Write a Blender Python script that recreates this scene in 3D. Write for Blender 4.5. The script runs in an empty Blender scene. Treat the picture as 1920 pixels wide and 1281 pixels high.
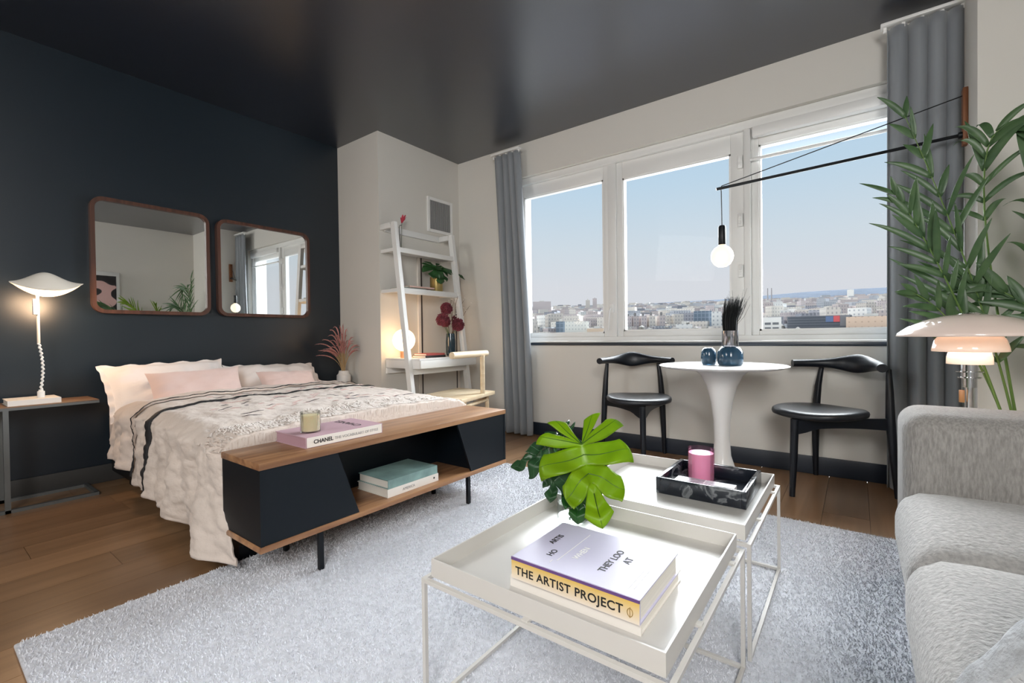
import bpy, bmesh, math, random
from mathutils import Vector, Matrix, noise
random.seed(7)
PI = math.pi
sc = bpy.context.scene
COL = sc.collection
V = Vector

# ------------------------------------------------------------------ camera
cd = bpy.data.cameras.new('camera'); cam = bpy.data.objects.new('camera', cd); COL.objects.link(cam)
F, YAW, PITCH, ROLL = 861.66, .643210, -.0127061, -.0131660
cd.sensor_width = 36; cd.lens = F * 36 / 1920; cd.clip_start = .02; cd.clip_end = 20000
_f = V((-math.sin(YAW), math.cos(YAW), 0)); _r = V((math.cos(YAW), math.sin(YAW), 0)); _u = V((0, 0, 1))
_f2 = _f * math.cos(PITCH) + _u * math.sin(PITCH); _u2 = -_f * math.sin(PITCH) + _u * math.cos(PITCH)
_r3 = _r * math.cos(ROLL) + _u2 * math.sin(ROLL); _u3 = -_r * math.sin(ROLL) + _u2 * math.cos(ROLL)
M = Matrix((_r3, _u3, -_f2)).transposed().to_4x4(); M.translation = V((0, 0, .92))
cam.matrix_world = M
sc.camera = cam

# ------------------------------------------------------------------ world, sun, large lights, exposure
sc.view_settings.view_transform = 'Standard'
sc.view_settings.look = 'None'
sc.view_settings.gamma = 1
sc.view_settings.use_curve_mapping = False
sc.view_settings.exposure = 0.0
cy = sc.cycles
cy.max_bounces = 8; cy.diffuse_bounces = 5; cy.glossy_bounces = 4; cy.transmission_bounces = 8
cy.transparent_max_bounces = 16; cy.caustics_reflective = False; cy.caustics_refractive = False
cy.sample_clamp_indirect = 4.0
try:
    cy.use_denoising = True
except Exception:
    pass
w = bpy.data.worlds.new('world'); sc.world = w; w.use_nodes = True
nt = w.node_tree; nt.nodes.clear()
wo = nt.nodes.new('ShaderNodeOutputWorld'); bg = nt.nodes.new('ShaderNodeBackground')
tc = nt.nodes.new('ShaderNodeTexCoord'); sx = nt.nodes.new('ShaderNodeSeparateXYZ'); cr = nt.nodes.new('ShaderNodeValToRGB')
nt.links.new(tc.outputs['Generated'], sx.inputs[0]); nt.links.new(sx.outputs['Z'], cr.inputs[0])
nt.links.new(cr.outputs[0], bg.inputs[0]); nt.links.new(bg.outputs[0], wo.inputs[0])
el = cr.color_ramp.elements
el[0].position = 0.0; el[0].color = (.70, .72, .77, 1)
el[1].position = 1.0; el[1].color = (.20, .40, .70, 1)
for p, c in ((.10, (.70, .72, .77, 1)), (.18, (.64, .72, .79, 1)), (.30, (.52, .68, .82, 1)), (.42, (.42, .62, .82, 1))):
    e = el.new(p); e.color = c
bg.inputs[1].default_value = 1.0

def light(name, kind, loc, energy, color=(1, 1, 1), **kw):
    d = bpy.data.lights.new(name, kind); d.energy = energy; d.color = color
    for k, v in kw.items():
        setattr(d, k, v)
    o = bpy.data.objects.new(name, d); COL.objects.link(o); o.location = loc
    return o
def aim(o, tgt):
    o.rotation_euler = (V(tgt) - o.location).to_track_quat('-Z', 'Y').to_euler()
# hazy daylight coming in through the window
sun = light('bright_hazy_sky', 'SUN', (0, 20, 9), 34.0, (.93, .97, 1), angle=math.radians(88)); aim(sun, (.3, 0, 0))
sun2 = light('low_sun_behind_building', 'SUN', (-8, -20, 16), 1.6, (1, .95, .88), angle=math.radians(2)); aim(sun2, (0, 0, 0))
# unseen area lights added behind the camera to brighten the room
a1 = light('room_fill_light', 'AREA', (.75, -1.3, 2.58), 170, (1, .985, .96), shape='RECTANGLE', size=1.1, size_y=2.4); aim(a1, (-2.8, 2.4, .7))

a2 = light('hall_ceiling_light', 'AREA', (-2.5, -1.5, 2.5), 60, (1, .98, .95), shape='RECTANGLE', size=1.2, size_y=1.2); aim(a2, (1.31, 1.8, 1.6))  # added fill aimed at the right wall, which the mirrors show

# ------------------------------------------------------------------ material helpers
def lin(h):
    h = h.lstrip('#'); out = []
    for i in (0, 2, 4):
        c = int(h[i:i + 2], 16) / 255
        out.append(c / 12.92 if c <= .04045 else ((c + .055) / 1.055) ** 2.4)
    return (*out, 1)
MATS = {}
def mat(name, color, rough=.5, metal=0, spec=.5, var=0, vscale=8, bump=0, bscale=80, emit=None, estr=0, trans=0, alpha=1,
        sheen=0, stretch=None, detail=3, sss=0, coat=0, bdist=.01, color2=None):
    if name in MATS: return MATS[name]
    m = bpy.data.materials.new(name); m.use_nodes = True; nt = m.node_tree; b = nt.nodes['Principled BSDF']
    if isinstance(color, str): color = lin(color)
    b.inputs['Base Color'].default_value = color
    b.inputs['Roughness'].default_value = rough; b.inputs['Metallic'].default_value = metal
    b.inputs['Specular IOR Level'].default_value = spec
    b.inputs['Transmission Weight'].default_value = trans
    b.inputs['Coat Weight'].default_value = coat
    if sheen: b.inputs['Sheen Weight'].default_value = sheen
    if sss:
        b.inputs['Subsurface Weight'].default_value = sss; b.inputs['Subsurface Radius'].default_value = (.02, .012, .01)
    if emit:
        b.inputs['Emission Color'].default_value = lin(emit) if isinstance(emit, str) else emit
        b.inputs['Emission Strength'].default_value = estr
    if var or bump:
        tcn = nt.nodes.new('ShaderNodeTexCoord'); mp = nt.nodes.new('ShaderNodeMapping')
        nt.links.new(tcn.outputs['Object'], mp.inputs[0])
        if stretch: mp.inputs['Scale'].default_value = stretch
    if var or color2:
        n = nt.nodes.new('ShaderNodeTexNoise'); n.inputs['Scale'].default_value = vscale; n.inputs['Detail'].default_value = detail
        nt.links.new(mp.outputs[0], n.inputs[0])
        mx = nt.nodes.new('ShaderNodeMix'); mx.data_type = 'RGBA'
        c2 = lin(color2) if isinstance(color2, str) else color2
        if c2 is None: c2 = tuple(max(0, c * (1 - var)) for c in color[:3]) + (1,); c1 = tuple(min(1, c * (1 + var)) for c in color[:3]) + (1,)
        else: c1 = color
        mx.inputs['A'].default_value = c1; mx.inputs['B'].default_value = c2
        rp = nt.nodes.new('ShaderNodeMapRange'); rp.inputs['From Min'].default_value = .35; rp.inputs['From Max'].default_value = .65
        nt.links.new(n.outputs['Fac'], rp.inputs['Value']); nt.links.new(rp.outputs[0], mx.inputs['Factor'])
        nt.links.new(mx.outputs['Result'], b.inputs['Base Color'])
    if bump:
        n2 = nt.nodes.new('ShaderNodeTexNoise'); n2.inputs['Scale'].default_value = bscale; n2.inputs['Detail'].default_value = 4
        nt.links.new(mp.outputs[0], n2.inputs[0])
        bn = nt.nodes.new('ShaderNodeBump'); bn.inputs['Strength'].default_value = bump; bn.inputs['Distance'].default_value = bdist
        nt.links.new(n2.outputs['Fac'], bn.inputs['Height']); nt.links.new(bn.outputs[0], b.inputs['Normal'])
    MATS[name] = m
    return m
def glass(name, tint=(1, 1, 1, 1), f=.08):
    m = bpy.data.materials.new(name); m.use_nodes = True; nt = m.node_tree; nt.nodes.clear()
    o = nt.nodes.new('ShaderNodeOutputMaterial'); t = nt.nodes.new('ShaderNodeBsdfTransparent'); g = nt.nodes.new('ShaderNodeBsdfGlossy')
    g.inputs['Roughness'].default_value = .02; t.inputs[0].default_value = tint
    mx = nt.nodes.new('ShaderNodeMixShader'); lw = nt.nodes.new('ShaderNodeLayerWeight'); lw.inputs['Blend'].default_value = .25
    mr = nt.nodes.new('ShaderNodeMapRange'); mr.inputs['To Min'].default_value = f * .3; mr.inputs['To Max'].default_value = min(1, f * 6)
    nt.links.new(lw.outputs['Fresnel'], mr.inputs['Value']); nt.links.new(mr.outputs[0], mx.inputs[0])
    nt.links.new(t.outputs[0], mx.inputs[1]); nt.links.new(g.outputs[0], mx.inputs[2]); nt.links.new(mx.outputs[0], o.inputs[0])
    return m
def leafmat(name, c1, c2, trans=.5, rough=.3):
    m = bpy.data.materials.new(name); m.use_nodes = True; nt = m.node_tree; b = nt.nodes['Principled BSDF']
    o = nt.nodes['Material Output']
    b.inputs['Roughness'].default_value = rough
    tcn = nt.nodes.new('ShaderNodeTexCoord'); n = nt.nodes.new('ShaderNodeTexNoise'); n.inputs['Scale'].default_value = 14
    nt.links.new(tcn.outputs['Object'], n.inputs[0])
    mx = nt.nodes.new('ShaderNodeMix'); mx.data_type = 'RGBA'; mx.inputs['A'].default_value = lin(c1); mx.inputs['B'].default_value = lin(c2)
    nt.links.new(n.outputs['Fac'], mx.inputs['Factor']); nt.links.new(mx.outputs['Result'], b.inputs['Base Color'])
    tr = nt.nodes.new('ShaderNodeBsdfTranslucent'); nt.links.new(mx.outputs['Result'], tr.inputs[0])
    ms = nt.nodes.new('ShaderNodeMixShader'); ms.inputs[0].default_value = trans
    nt.links.new(b.outputs[0], ms.inputs[1]); nt.links.new(tr.outputs[0], ms.inputs[2]); nt.links.new(ms.outputs[0], o.inputs[0])
    return m
def wood(name, c1, c2, axis='Y', scale=1.0, rough=.45):
    """grain stretched along axis, object coordinates"""
    m = bpy.data.materials.new(name); m.use_nodes = True; nt = m.node_tree; b = nt.nodes['Principled BSDF']
    tcn = nt.nodes.new('ShaderNodeTexCoord'); mp = nt.nodes.new('ShaderNodeMapping'); nt.links.new(tcn.outputs['Object'], mp.inputs[0])
    oi = nt.nodes.new('ShaderNodeObjectInfo'); vm = nt.nodes.new('ShaderNodeVectorMath'); vm.operation = 'SCALE'
    cx = nt.nodes.new('ShaderNodeCombineXYZ')
    for i in range(3): nt.links.new(oi.outputs['Random'], cx.inputs[i])
    nt.links.new(cx.outputs[0], vm.inputs[0]); vm.inputs['Scale'].default_value = 37
    nt.links.new(vm.outputs[0], mp.inputs['Location'])
    s = {'X': (1.2, 22, 22), 'Y': (22, 1.2, 22), 'Z': (22, 22, 1.2)}[axis]
    mp.inputs['Scale'].default_value = tuple(x * scale for x in s)
    n = nt.nodes.new('ShaderNodeTexNoise'); n.inputs['Scale'].default_value = 1.6; n.inputs['Detail'].default_value = 6; n.inputs['Distortion'].default_value = .6
    nt.links.new(mp.outputs[0], n.inputs[0])
    r = nt.nodes.new('ShaderNodeValToRGB'); r.color_ramp.elements[0].position = .3; r.color_ramp.elements[1].position = .72
    r.color_ramp.elements[0].color = lin(c1); r.color_ramp.elements[1].color = lin(c2)
    nt.links.new(n.outputs['Fac'], r.inputs[0])
    hs = nt.nodes.new('ShaderNodeHueSaturation'); mr = nt.nodes.new('ShaderNodeMapRange')
    mr.inputs['To Min'].default_value = .82; mr.inputs['To Max'].default_value = 1.18
    nt.links.new(oi.outputs['Random'], mr.inputs['Value']); nt.links.new(mr.outputs[0], hs.inputs['Value'])
    nt.links.new(r.outputs[0], hs.inputs['Color']); nt.links.new(hs.outputs[0], b.inputs['Base Color'])
    b.inputs['Roughness'].default_value = rough
    return m

# ------------------------------------------------------------------ geometry helpers (world coordinates)
def BM(): return bmesh.new()
def box(bm, x0, x1, y0, y1, z0, z1, bev=0, seg=2):
    r = bmesh.ops.create_cube(bm, size=1); vs = r['verts']
    sx, sy, sz = x1 - x0, y1 - y0, z1 - z0
    for v in vs:
        v.co = V((x0 + (v.co.x + .5) * sx, y0 + (v.co.y + .5) * sy, z0 + (v.co.z + .5) * sz))
    if bev:
        es = list({e for v in vs for e in v.link_edges})
        bmesh.ops.bevel(bm, geom=es, offset=min(bev, .49 * min(abs(sx), abs(sy), abs(sz))), segments=seg, profile=.5, affect='EDGES')
    return bm
def tube(bm, pts, rad, seg=10, cap=True):
    pts = [V(p) for p in pts]; n = len(pts)
    rads = rad if isinstance(rad, (list, tuple)) else [rad] * n
    rings = []; up = None
    for i, p in enumerate(pts):
        t = (pts[min(i + 1, n - 1)] - pts[max(i - 1, 0)]).normalized()
        if up is None:
            up = t.orthogonal().normalized()
        else:
            up = (up - t * up.dot(t))
            up = up.normalized() if up.length > 1e-6 else t.orthogonal().normalized()
        s = t.cross(up)
        rings.append([bm.verts.new(p + (up * math.cos(2 * PI * k / seg) + s * math.sin(2 * PI * k / seg)) * rads[i]) for k in range(seg)])
    for a, b in zip(rings, rings[1:]):
        for k in range(seg):
            bm.faces.new((a[k], a[(k + 1) % seg], b[(k + 1) % seg], b[k]))
    if cap:
        bm.faces.new(list(reversed(rings[0]))); bm.faces.new(rings[-1])
    return bm
def lathe(bm, prof, c=(0, 0, 0), seg=32, closed=False):
    c = V(c); rings = []
    for r, z in prof:
        if r < 1e-6: rings.append([bm.verts.new(c + V((0, 0, z)))])
        else: rings.append([bm.verts.new(c + V((r * math.cos(2 * PI * k / seg), r * math.sin(2 * PI * k / seg), z))) for k in range(seg)])
    pairs = list(zip(rings, rings[1:]))
    if closed: pairs.append((rings[-1], rings[0]))
    for a, b in pairs:
        for k in range(seg):
            k2 = (k + 1) % seg
            if len(a) == 1 and len(b) == 1: continue
            if len(a) == 1: bm.faces.new((a[0], b[k2], b[k]))
            elif len(b) == 1: bm.faces.new((a[k], a[k2], b[0]))
            else: bm.faces.new((a[k], a[k2], b[k2], b[k]))
    return bm
def prism(bm, poly, z0, z1, bev=0):
    """poly (x,y) list counter-clockwise extruded in z"""
    a = [bm.verts.new((x, y, z0)) for x, y in poly]; b = [bm.verts.new((x, y, z1)) for x, y in poly]
    n = len(poly)
    fs = [bm.faces.new(list(reversed(a))), bm.faces.new(b)]
    for k in range(n): fs.append(bm.faces.new((a[k], a[(k + 1) % n], b[(k + 1) % n], b[k])))
    if bev:
        bmesh.ops.bevel(bm, geom=[e for e in bm.edges if e.verts[0] in a + b and e.verts[1] in a + b], offset=bev, segments=2, profile=.5, affect='EDGES')
    return bm
def grid(bm, fn, nu, nv, closed_u=False):
    vs = [[bm.verts.new(fn(i / nu, j / nv)) for j in range(nv + 1)] for i in range(nu + 1)]
    for i in range(nu):
        for j in range(nv):
            bm.faces.new((vs[i][j], vs[i + 1][j], vs[i + 1][j + 1], vs[i][j + 1]))
    return vs
def sphere(bm, c, r, u=24, v=16, sc_=(1, 1, 1)):
    res = bmesh.ops.create_uvsphere(bm, u_segments=u, v_segments=v, radius=1)
    for x in res['verts']:
        x.co = V(c) + V((x.co.x * r * sc_[0], x.co.y * r * sc_[1], x.co.z * r * sc_[2]))
    return bm
def thing(name, loc, label, cat, group=None, rot=0):
    o = bpy.data.objects.new(name, None); COL.objects.link(o); o.location = loc; o.rotation_euler = (0, 0, rot)
    o.empty_display_size = .1
    tag(o, label, cat, group); return o
def tag(o, label, cat, group=None):
    o['label'] = label; o['category'] = cat
    if group: o['group'] = group
    return o
def worldmat(o):
    m = Matrix.LocRotScale(o.location, o.rotation_euler, o.scale)
    return worldmat(o.parent) @ m if o.parent else m
def obj(name, bm, m, parent=None, smooth=40, local=False, kind=None, label=None, solid=0, sub=0, recalc=True):
    if recalc: bmesh.ops.recalc_face_normals(bm, faces=bm.faces)
    me = bpy.data.meshes.new(name)
    if parent is not None and not local:
        bm.transform(worldmat(parent).inverted())
    bm.to_mesh(me); bm.free()
    if smooth:
        me.shade_smooth()
        if smooth < 180: me.set_sharp_from_angle(angle=math.radians(smooth))
    me.materials.append(m)
    o = bpy.data.objects.new(name, me); COL.objects.link(o)
    if parent is not None: o.parent = parent
    if kind: o['kind'] = kind
    if label: o['label'] = label
    if solid:
        md = o.modifiers.new('thickness', 'SOLIDIFY'); md.thickness = solid; md.offset = 0
    if sub:
        md = o.modifiers.new('smooth', 'SUBSURF'); md.levels = sub; md.render_levels = sub
    return o
def single(name, bm, m, label, cat, origin, group=None, **kw):
    """a thing that is one mesh, origin at its base"""
    bm.transform(Matrix.Translation(-V(origin)))
    o = obj(name, bm, m, local=True, **kw); o.location = origin
    return tag(o, label, cat, group)
def struct(name, bm, m, parent=None, smooth=30):
    o = obj(name, bm, m, parent, smooth=smooth)
    if parent is None: o['kind'] = 'structure'
    return o
def dup(root):
    r = root.copy(); COL.objects.link(r)
    for ch in list(root.children):
        c = ch.copy(); COL.objects.link(c); c.parent = r
        for g in ch.children:
            d = g.copy(); COL.objects.link(d); d.parent = c
    return r
def text(name, body, size, o, xd, yd, m, parent, align='LEFT', bold=0, spacing=1.0):
    cu = bpy.data.curves.new(name, 'FONT'); cu.body = body; cu.size = size; cu.align_x = align; cu.extrude = .0002; cu.offset = bold
    cu.space_character = spacing; cu.resolution_u = 3
    t = bpy.data.objects.new(name, cu)
    me = bpy.data.meshes.new_from_object(t)
    bpy.data.objects.remove(t); bpy.data.curves.remove(cu)
    xd = V(xd).normalized(); yd = V(yd).normalized(); zd = xd.cross(yd)
    mm = Matrix((xd, yd, zd)).transposed().to_4x4(); mm.translation = V(o) + zd * .0006
    me.transform(worldmat(parent).inverted() @ mm)
    me.materials.clear(); me.materials.append(m)
    ob = bpy.data.objects.new(name, me); COL.objects.link(ob); ob.parent = parent
    return ob

# ------------------------------------------------------------------ shared materials
m_white_wall = mat('warm_white_paint', '#dcd9d2', .75, bump=.04, bscale=300, var=.012, vscale=1.5)
m_navy_wall = mat('navy_satin_paint', (.0045, .0125, .0215, 1), .36, spec=.6, coat=.25, bump=.03, bscale=260)
m_navy_ceil = mat('navy_ceiling_paint', (.0038, .0076, .0210, 1), .34, spec=.9, coat=.9)
m_navy_wall.node_tree.nodes['Principled BSDF'].inputs['Coat Roughness'].default_value = .33
m_navy_ceil.node_tree.nodes['Principled BSDF'].inputs['Coat Roughness'].default_value = .34
m_base = mat('navy_baseboard_paint', (.012, .018, .030, 1), .45)
m_greybase = mat('grey_baseboard_paint', (.045, .044, .043, 1), .5)
m_frame = mat('white_window_frame', '#e9e9e7', .4)
m_whiteobj = mat('white_lacquer', '#efefed', .35)
m_black = mat('black_satin', (.004, .0055, .008, 1), .42, spec=.35)
m_steel = mat('grey_steel', (.17, .18, .18, 1), .45, metal=.6)
m_chrome = mat('chrome', (.75, .75, .76, 1), .12, metal=1)
m_walnut = wood('walnut', '#755038', '#ad835e', 'Y', .8, .35)
m_walnut_z = wood('walnut_frame', '#3a241b', '#5b392c', 'Z', 1, .45)
m_oak = [wood('oak_plank', '#765a40', '#927153', 'Y', .45, .30)]
m_pine = wood('pale_pine', '#d8c09c', '#e9d8bb', 'Y', .7, .5)
m_glass = glass('window_glass', (.985, .99, .99, 1), .004)

# ================================================================== ROOM SHELL
XB, YW, ZC = -3.94, 3.543, 2.72      # bed wall, window wall, ceiling
XR, YB = 1.31, -3.6
YG = 3.63                             # plane of the window frames
struct('wall_left', box(BM(), XB - .15, XB, YB, YW + .3, -.1, ZC + .12), m_navy_wall)
bm = BM(); box(bm, XB - .15, XR + .15, YB - .15, YW + .3, ZC, ZC + .12)
struct('ceiling', bm, m_navy_ceil)
# window wall with its opening
WX0, WX1, WZ0, WZ1 = -2.62, .36, .855, 2.405
bm = BM()
box(bm, XB, WX0, YW, YW + .3, 0, ZC); box(bm, WX1, XR + .15, YW, YW + .3, 0, ZC)
box(bm, WX0, WX1, YW, YW + .3, WZ1, ZC); box(bm, WX0, WX1, YW, YW + .3, 0, WZ0 - .01)
struct('wall_back', bm, m_white_wall)
# column at the end of the bed wall
struct('wall_column', box(BM(), XB, -3.33, 2.53, YW, 0, ZC), m_white_wall)
# pier on the right, right wall, wall behind the camera
struct('wall_pier', box(BM(), .46, XR, 3.07, YW, 0, ZC), m_white_wall)
struct('wall_right', box(BM(), XR, XR + .15, YB, YW + .3, 0, ZC), m_white_wall)
struct('wall_front', box(BM(), XB - .15, XR + .15, YB - .15, YB, 0, ZC), m_white_wall)
# baseboards
struct('baseboard_back', box(BM(), -3.33, .46, YW - .016, YW, 0, .115, .004), m_base)
struct('baseboard_left', box(BM(), XB, XB + .016, YB, 2.53, 0, .115, .004), m_greybase)
struct('baseboard_column', box(BM(), -3.33, -3.314, 2.53, YW - .016, 0, .115, .004), m_base)
struct('baseboard_right', box(BM(), .444, .46, 3.07, YW - .016, 0, .115, .004), m_base)
# floor of oak planks
fl = struct('floor', box(BM(), XB, XR, YB, YW, -.1, -.012), mat('subfloor', '#2a1d14', .8))
pw = .19; x = XB; row = 0
while x < XR - .01:
    x1 = min(x + pw, XR); y = YB - random.uniform(0, 1.2)
    while y < YW:
        L = random.uniform(1.3, 2.1); y0 = max(y, YB); y1 = min(y + L, YW)
        if y1 > y0 + .02 and y1 > -.6:
            b_ = box(BM(), -.5 * (x1 - x) + .0008, .5 * (x1 - x) - .0008, -.5 * (y1 - y0) + .0008, .5 * (y1 - y0) - .0008, -.012, 0)
            o = obj('plank', b_, m_oak[0], fl, smooth=0, local=True); o.location = ((x + x1) / 2, (y0 + y1) / 2, 0)
        y += L
    x = x1; row += 1
struct('trim_1', box(BM(), WX0, WX1 + .1, YW - .012, YW + .0, .828, .853, .003), mat('dark_sill_edge', (.02, .03, .045, 1), .35))
struct('trim_2', box(BM(), WX0, WX1, YW - .012, YG - .02, .8535, .866, .003), m_frame)

# ================================================================== WINDOW
wf = struct('window_1', box(BM(), WX0, WX1, YG - .03, YG + .06, WZ0 + .0, .90), m_frame)   # bottom rail carries the rest
def wpart(name, *boxes, m=m_frame, bev=.004):
    bm = BM()
    for b in boxes: box(bm, *b, bev)
    return obj(name, bm, m, wf)
FY0, FY1 = YG - .03, YG + .06
wpart('frame_head', (WX0, WX1, FY0 - .02, FY1, 2.345, WZ1 - .001))
wpart('frame_jamb', (WX0, WX0 + .055, FY0, FY1, .90, 2.345))
wpart('frame_jamb', (WX1 - .05, WX1, FY0, FY1, .90, 2.345))
wpart('mullion', (-1.672, -1.60, FY0 - .005, FY1, .90, 2.345))
wpart('mullion', (-.632, -.590, FY0 - .012, FY1, .90, 2.345))
def sash(name, x0, x1, z0, z1, px0, px1, pz0, pz1):
    bm = BM(); y0, y1 = YG - .015, YG + .05
    box(bm, x0, px0, y0, y1, z0, z1, .004); box(bm, px1, x1, y0, y1, z0, z1, .004)
    box(bm, px0, px1, y0, y1, z0, pz0, .004); box(bm, px0, px1, y0, y1, pz1, z1, .004)
    s = obj(name, bm, m_frame, wf)
    bm = BM(); e = .012
    box(bm, px0, px0 + e, y0 + .006, y1 - .01, pz0, pz1); box(bm, px1 - e, px1, y0 + .006, y1 - .01, pz0, pz1)
    box(bm, px0, px1, y0 + .006, y1 - .01, pz0, pz0 + e); box(bm, px0, px1, y0 + .006, y1 - .01, pz1 - e, pz1)
    obj('glazing_bead', bm, m_whiteobj, s)
    obj('pane', box(BM(), px0, px1, YG + .015, YG + .021, pz0, pz1), m_glass, s, smooth=0)
sash('sash', WX0 + .055, -1.672, .90, 2.345, -2.545, -1.722, .932, 2.236)
sash('sash', -1.60, -.632, .90, 2.345, -1.548, -.722, .945, 2.208)
sash('sash', -.590, WX1 - .05, .90, 2.345, -.542, WX1 - .09, .932, 2.226)
# handle and hinge covers
bm = BM(); box(bm, -1.662, -1.622, 3.580, 3.597, 1.10, 1.17, .004); tube(bm, [(-1.642, 3.57, 1.14), (-1.646, 3.555, 1.12), (-1.65, 3.55, 1.04), (-1.655, 3.552, .955)], [.009, .009, .008, .006], 10)
obj('handle', bm, m_whiteobj, wf)
for z in (2.13, 1.72, 1.36):
    bm = BM(); box(bm, -.672, -.640, 3.588, 3.616, z - .045, z + .045, .004); box(bm, -.665, -.650, 3.580, 3.59, z + .005, z + .028, .002); box(bm, -.665, -.650, 3.580, 3.59, z - .028, z - .005, .002)
    obj('hinge_cover', bm, m_whiteobj, wf)
# roller blind in the right bay
bl = thing('roller_blind', (-.12, 3.585, 2.33), 'white roller blind drawn up at the top of the right window bay', 'blind')
obj('cassette', box(BM(), -.575, .30, 3.555, 3.61, 2.27, 2.343, .012), m_whiteobj, bl)
sheer = bpy.data.materials.new('sheer_blind'); sheer.use_nodes = True; _n = sheer.node_tree; _n.nodes.clear()
_o = _n.nodes.new('ShaderNodeOutputMaterial'); _t = _n.nodes.new('ShaderNodeBsdfTransparent'); _d = _n.nodes.new('ShaderNodeBsdfTranslucent'); _x = _n.nodes.new('ShaderNodeMixShader')
_x.inputs[0].default_value = .03; _n.links.new(_t.outputs[0], _x.inputs[1]); _n.links.new(_d.outputs[0], _x.inputs[2]); _n.links.new(_x.outputs[0], _o.inputs[0])
obj('sheer_fabric', box(BM(), -.565, .29, 3.5835, 3.5845, 2.13, 2.28), sheer, bl, smooth=0, label='sheer see-through lower fabric')
bm = BM(); tube(bm, [(-.59, 3.584, 2.125), (.30, 3.584, 2.125)], .011, 12)
obj('hem_bar', bm, m_whiteobj, bl)

# ================================================================== CURTAINS
m_curt = mat('grey_linen_curtain', '#888d92', .85, bump=.12, bscale=400, sheen=.3, var=.05, vscale=3, stretch=(6, 6, .6))
def curtain(x0t, x1t, x0b, x1b, yc, zt, folds, amp, label, seed):
    t = thing('curtain', ((x0t + x1t) / 2, yc, 0.0), label, 'curtain', None)
    rnd = random.Random(seed); ph = [rnd.uniform(0, 6) for _ in range(4)]
    def fn(u, v):
        z = .012 + (zt - .012) * v
        xt = x0t + (x1t - x0t) * u; xb = x0b + (x1b - x0b) * u; k = v ** 1.4
        x = xb + (xt - xb) * k
        a = amp * (.75 + .25 * math.sin(v * 2 + ph[0]))
        q = u * folds * 2 * PI + .35 * math.sin(u * 5 + ph[1]) + .25 * (1 - v) * math.sin(3 * u + ph[2])
        y = yc + a * math.sin(q) + .006 * math.sin(7 * v + 9 * u + ph[3])
        x += .012 * math.cos(q) * (.5 + .5 * v)
        return V((x, y, z))
    bm = BM(); grid(bm, fn, folds * 18, 40)
    obj('fabric', bm, m_curt, t, smooth=180, solid=.004)
    bm = BM(); box(bm, min(x0t, x0b) - .02, x1t + .02, yc - .03, yc + .03, zt + .012, zt + .03, .004)
    for i in range(folds + 1):
        xx = x0t + (x1t - x0t) * i / folds
        box(bm, xx - .008, xx + .008, yc - .008, yc + .008, zt - .015, zt + .012, .002)
    obj('curtain_rail', bm, m_whiteobj, t)
    return t
curtain(-2.765, -2.475, -2.68, -2.36, 3.44, 2.615, 4, .040, 'grey linen curtain hanging left of the window beside the ladder desk', 3)
curtain(.135, .455, .135, .44, 3.40, 2.63, 4, .045, 'grey linen curtain hanging at the right end of the window behind the palm', 9)

# ================================================================== VENT on the column
v = thing('wall_vent', (-3.33, 3.265, 1.95), 'white framed air vent grille high on the column above the ladder desk', 'vent')
bm = BM(); Y0, Y1, Z0, Z1 = 3.092, 3.432, 1.945, 2.285
box(bm, -3.33, -3.312, Y0, Y0 + .03, Z0, Z1, .003); box(bm, -3.33, -3.312, Y1 - .03, Y1, Z0, Z1, .003)
box(bm, -3.33, -3.312, Y0 + .03, Y1 - .03, Z0, Z0 + .03, .003); box(bm, -3.33, -3.312, Y0 + .03, Y1 - .03, Z1 - .03, Z1, .003)
obj('vent_frame', bm, m_whiteobj, v)
obj('backing', box(BM(), -3.329, -3.3265, Y0 + .03, Y1 - .03, Z0 + .03, Z1 - .03), mat('vent_dark', (.03, .03, .032, 1), .7), v)
ms = mat('vent_slat', (.32, .32, .32, 1), .5)
for k in range(14):
    yy = Y0 + .042 + k * (Y1 - Y0 - .084) / 13
    bm = BM(); box(bm, -3.3255, -3.3135, yy - .0045, yy + .0045, Z0 + .031, Z1 - .031); obj('slat', bm, ms, v, smooth=0)

# ================================================================== RUG
m_rug = mat('rug_base', '#cfd1d8', .95, bump=.5, bscale=220, var=.10, vscale=60, sheen=.2)
m_pile = mat('rug_pile', '#e2e4ea', .95, var=.05, vscale=40, sheen=.3)
RX0, RX1, RY0, RY1 = -2.03, 1.15, .19, 2.585
rug = thing('rug', (-.45, 1.4, 0), 'large pale grey pile rug covering the floor under the console, coffee tables and sofa', 'rug')
obj('rug_base', box(BM(), RX0, RX1, RY0, RY1, .0005, .012, .005), m_rug, rug)
# pile: many short tufts
vs = []; fs = []
rr = random.Random(5); NT = 150000
for i in range(NT):
    px = rr.uniform(RX0 + .004, .35); py = rr.uniform(RY0 + .004, RY1 - .004)
    a = rr.uniform(0, 2 * PI); wd = rr.uniform(.0014, .0026); h = rr.uniform(.005, .0095); lx = rr.uniform(-.006, .006); ly = rr.uniform(-.006, .006)
    k = len(vs); c, s = math.cos(a) * wd, math.sin(a) * wd
    vs += [(px - c, py - s, .0115), (px + c, py + s, .0115), (px + lx, py + ly, .0115 + h)]
    fs.append((k, k + 1, k + 2))
me = bpy.data.meshes.new('pile'); me.from_pydata(vs, [], fs); me.materials.append(m_pile)
o = bpy.data.objects.new('pile', me); COL.objects.link(o); o.parent = rug; o.location = (.45, -1.4, 0); o['kind'] = 'stuff'
RZ = .014   # where feet stand on the rug

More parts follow.
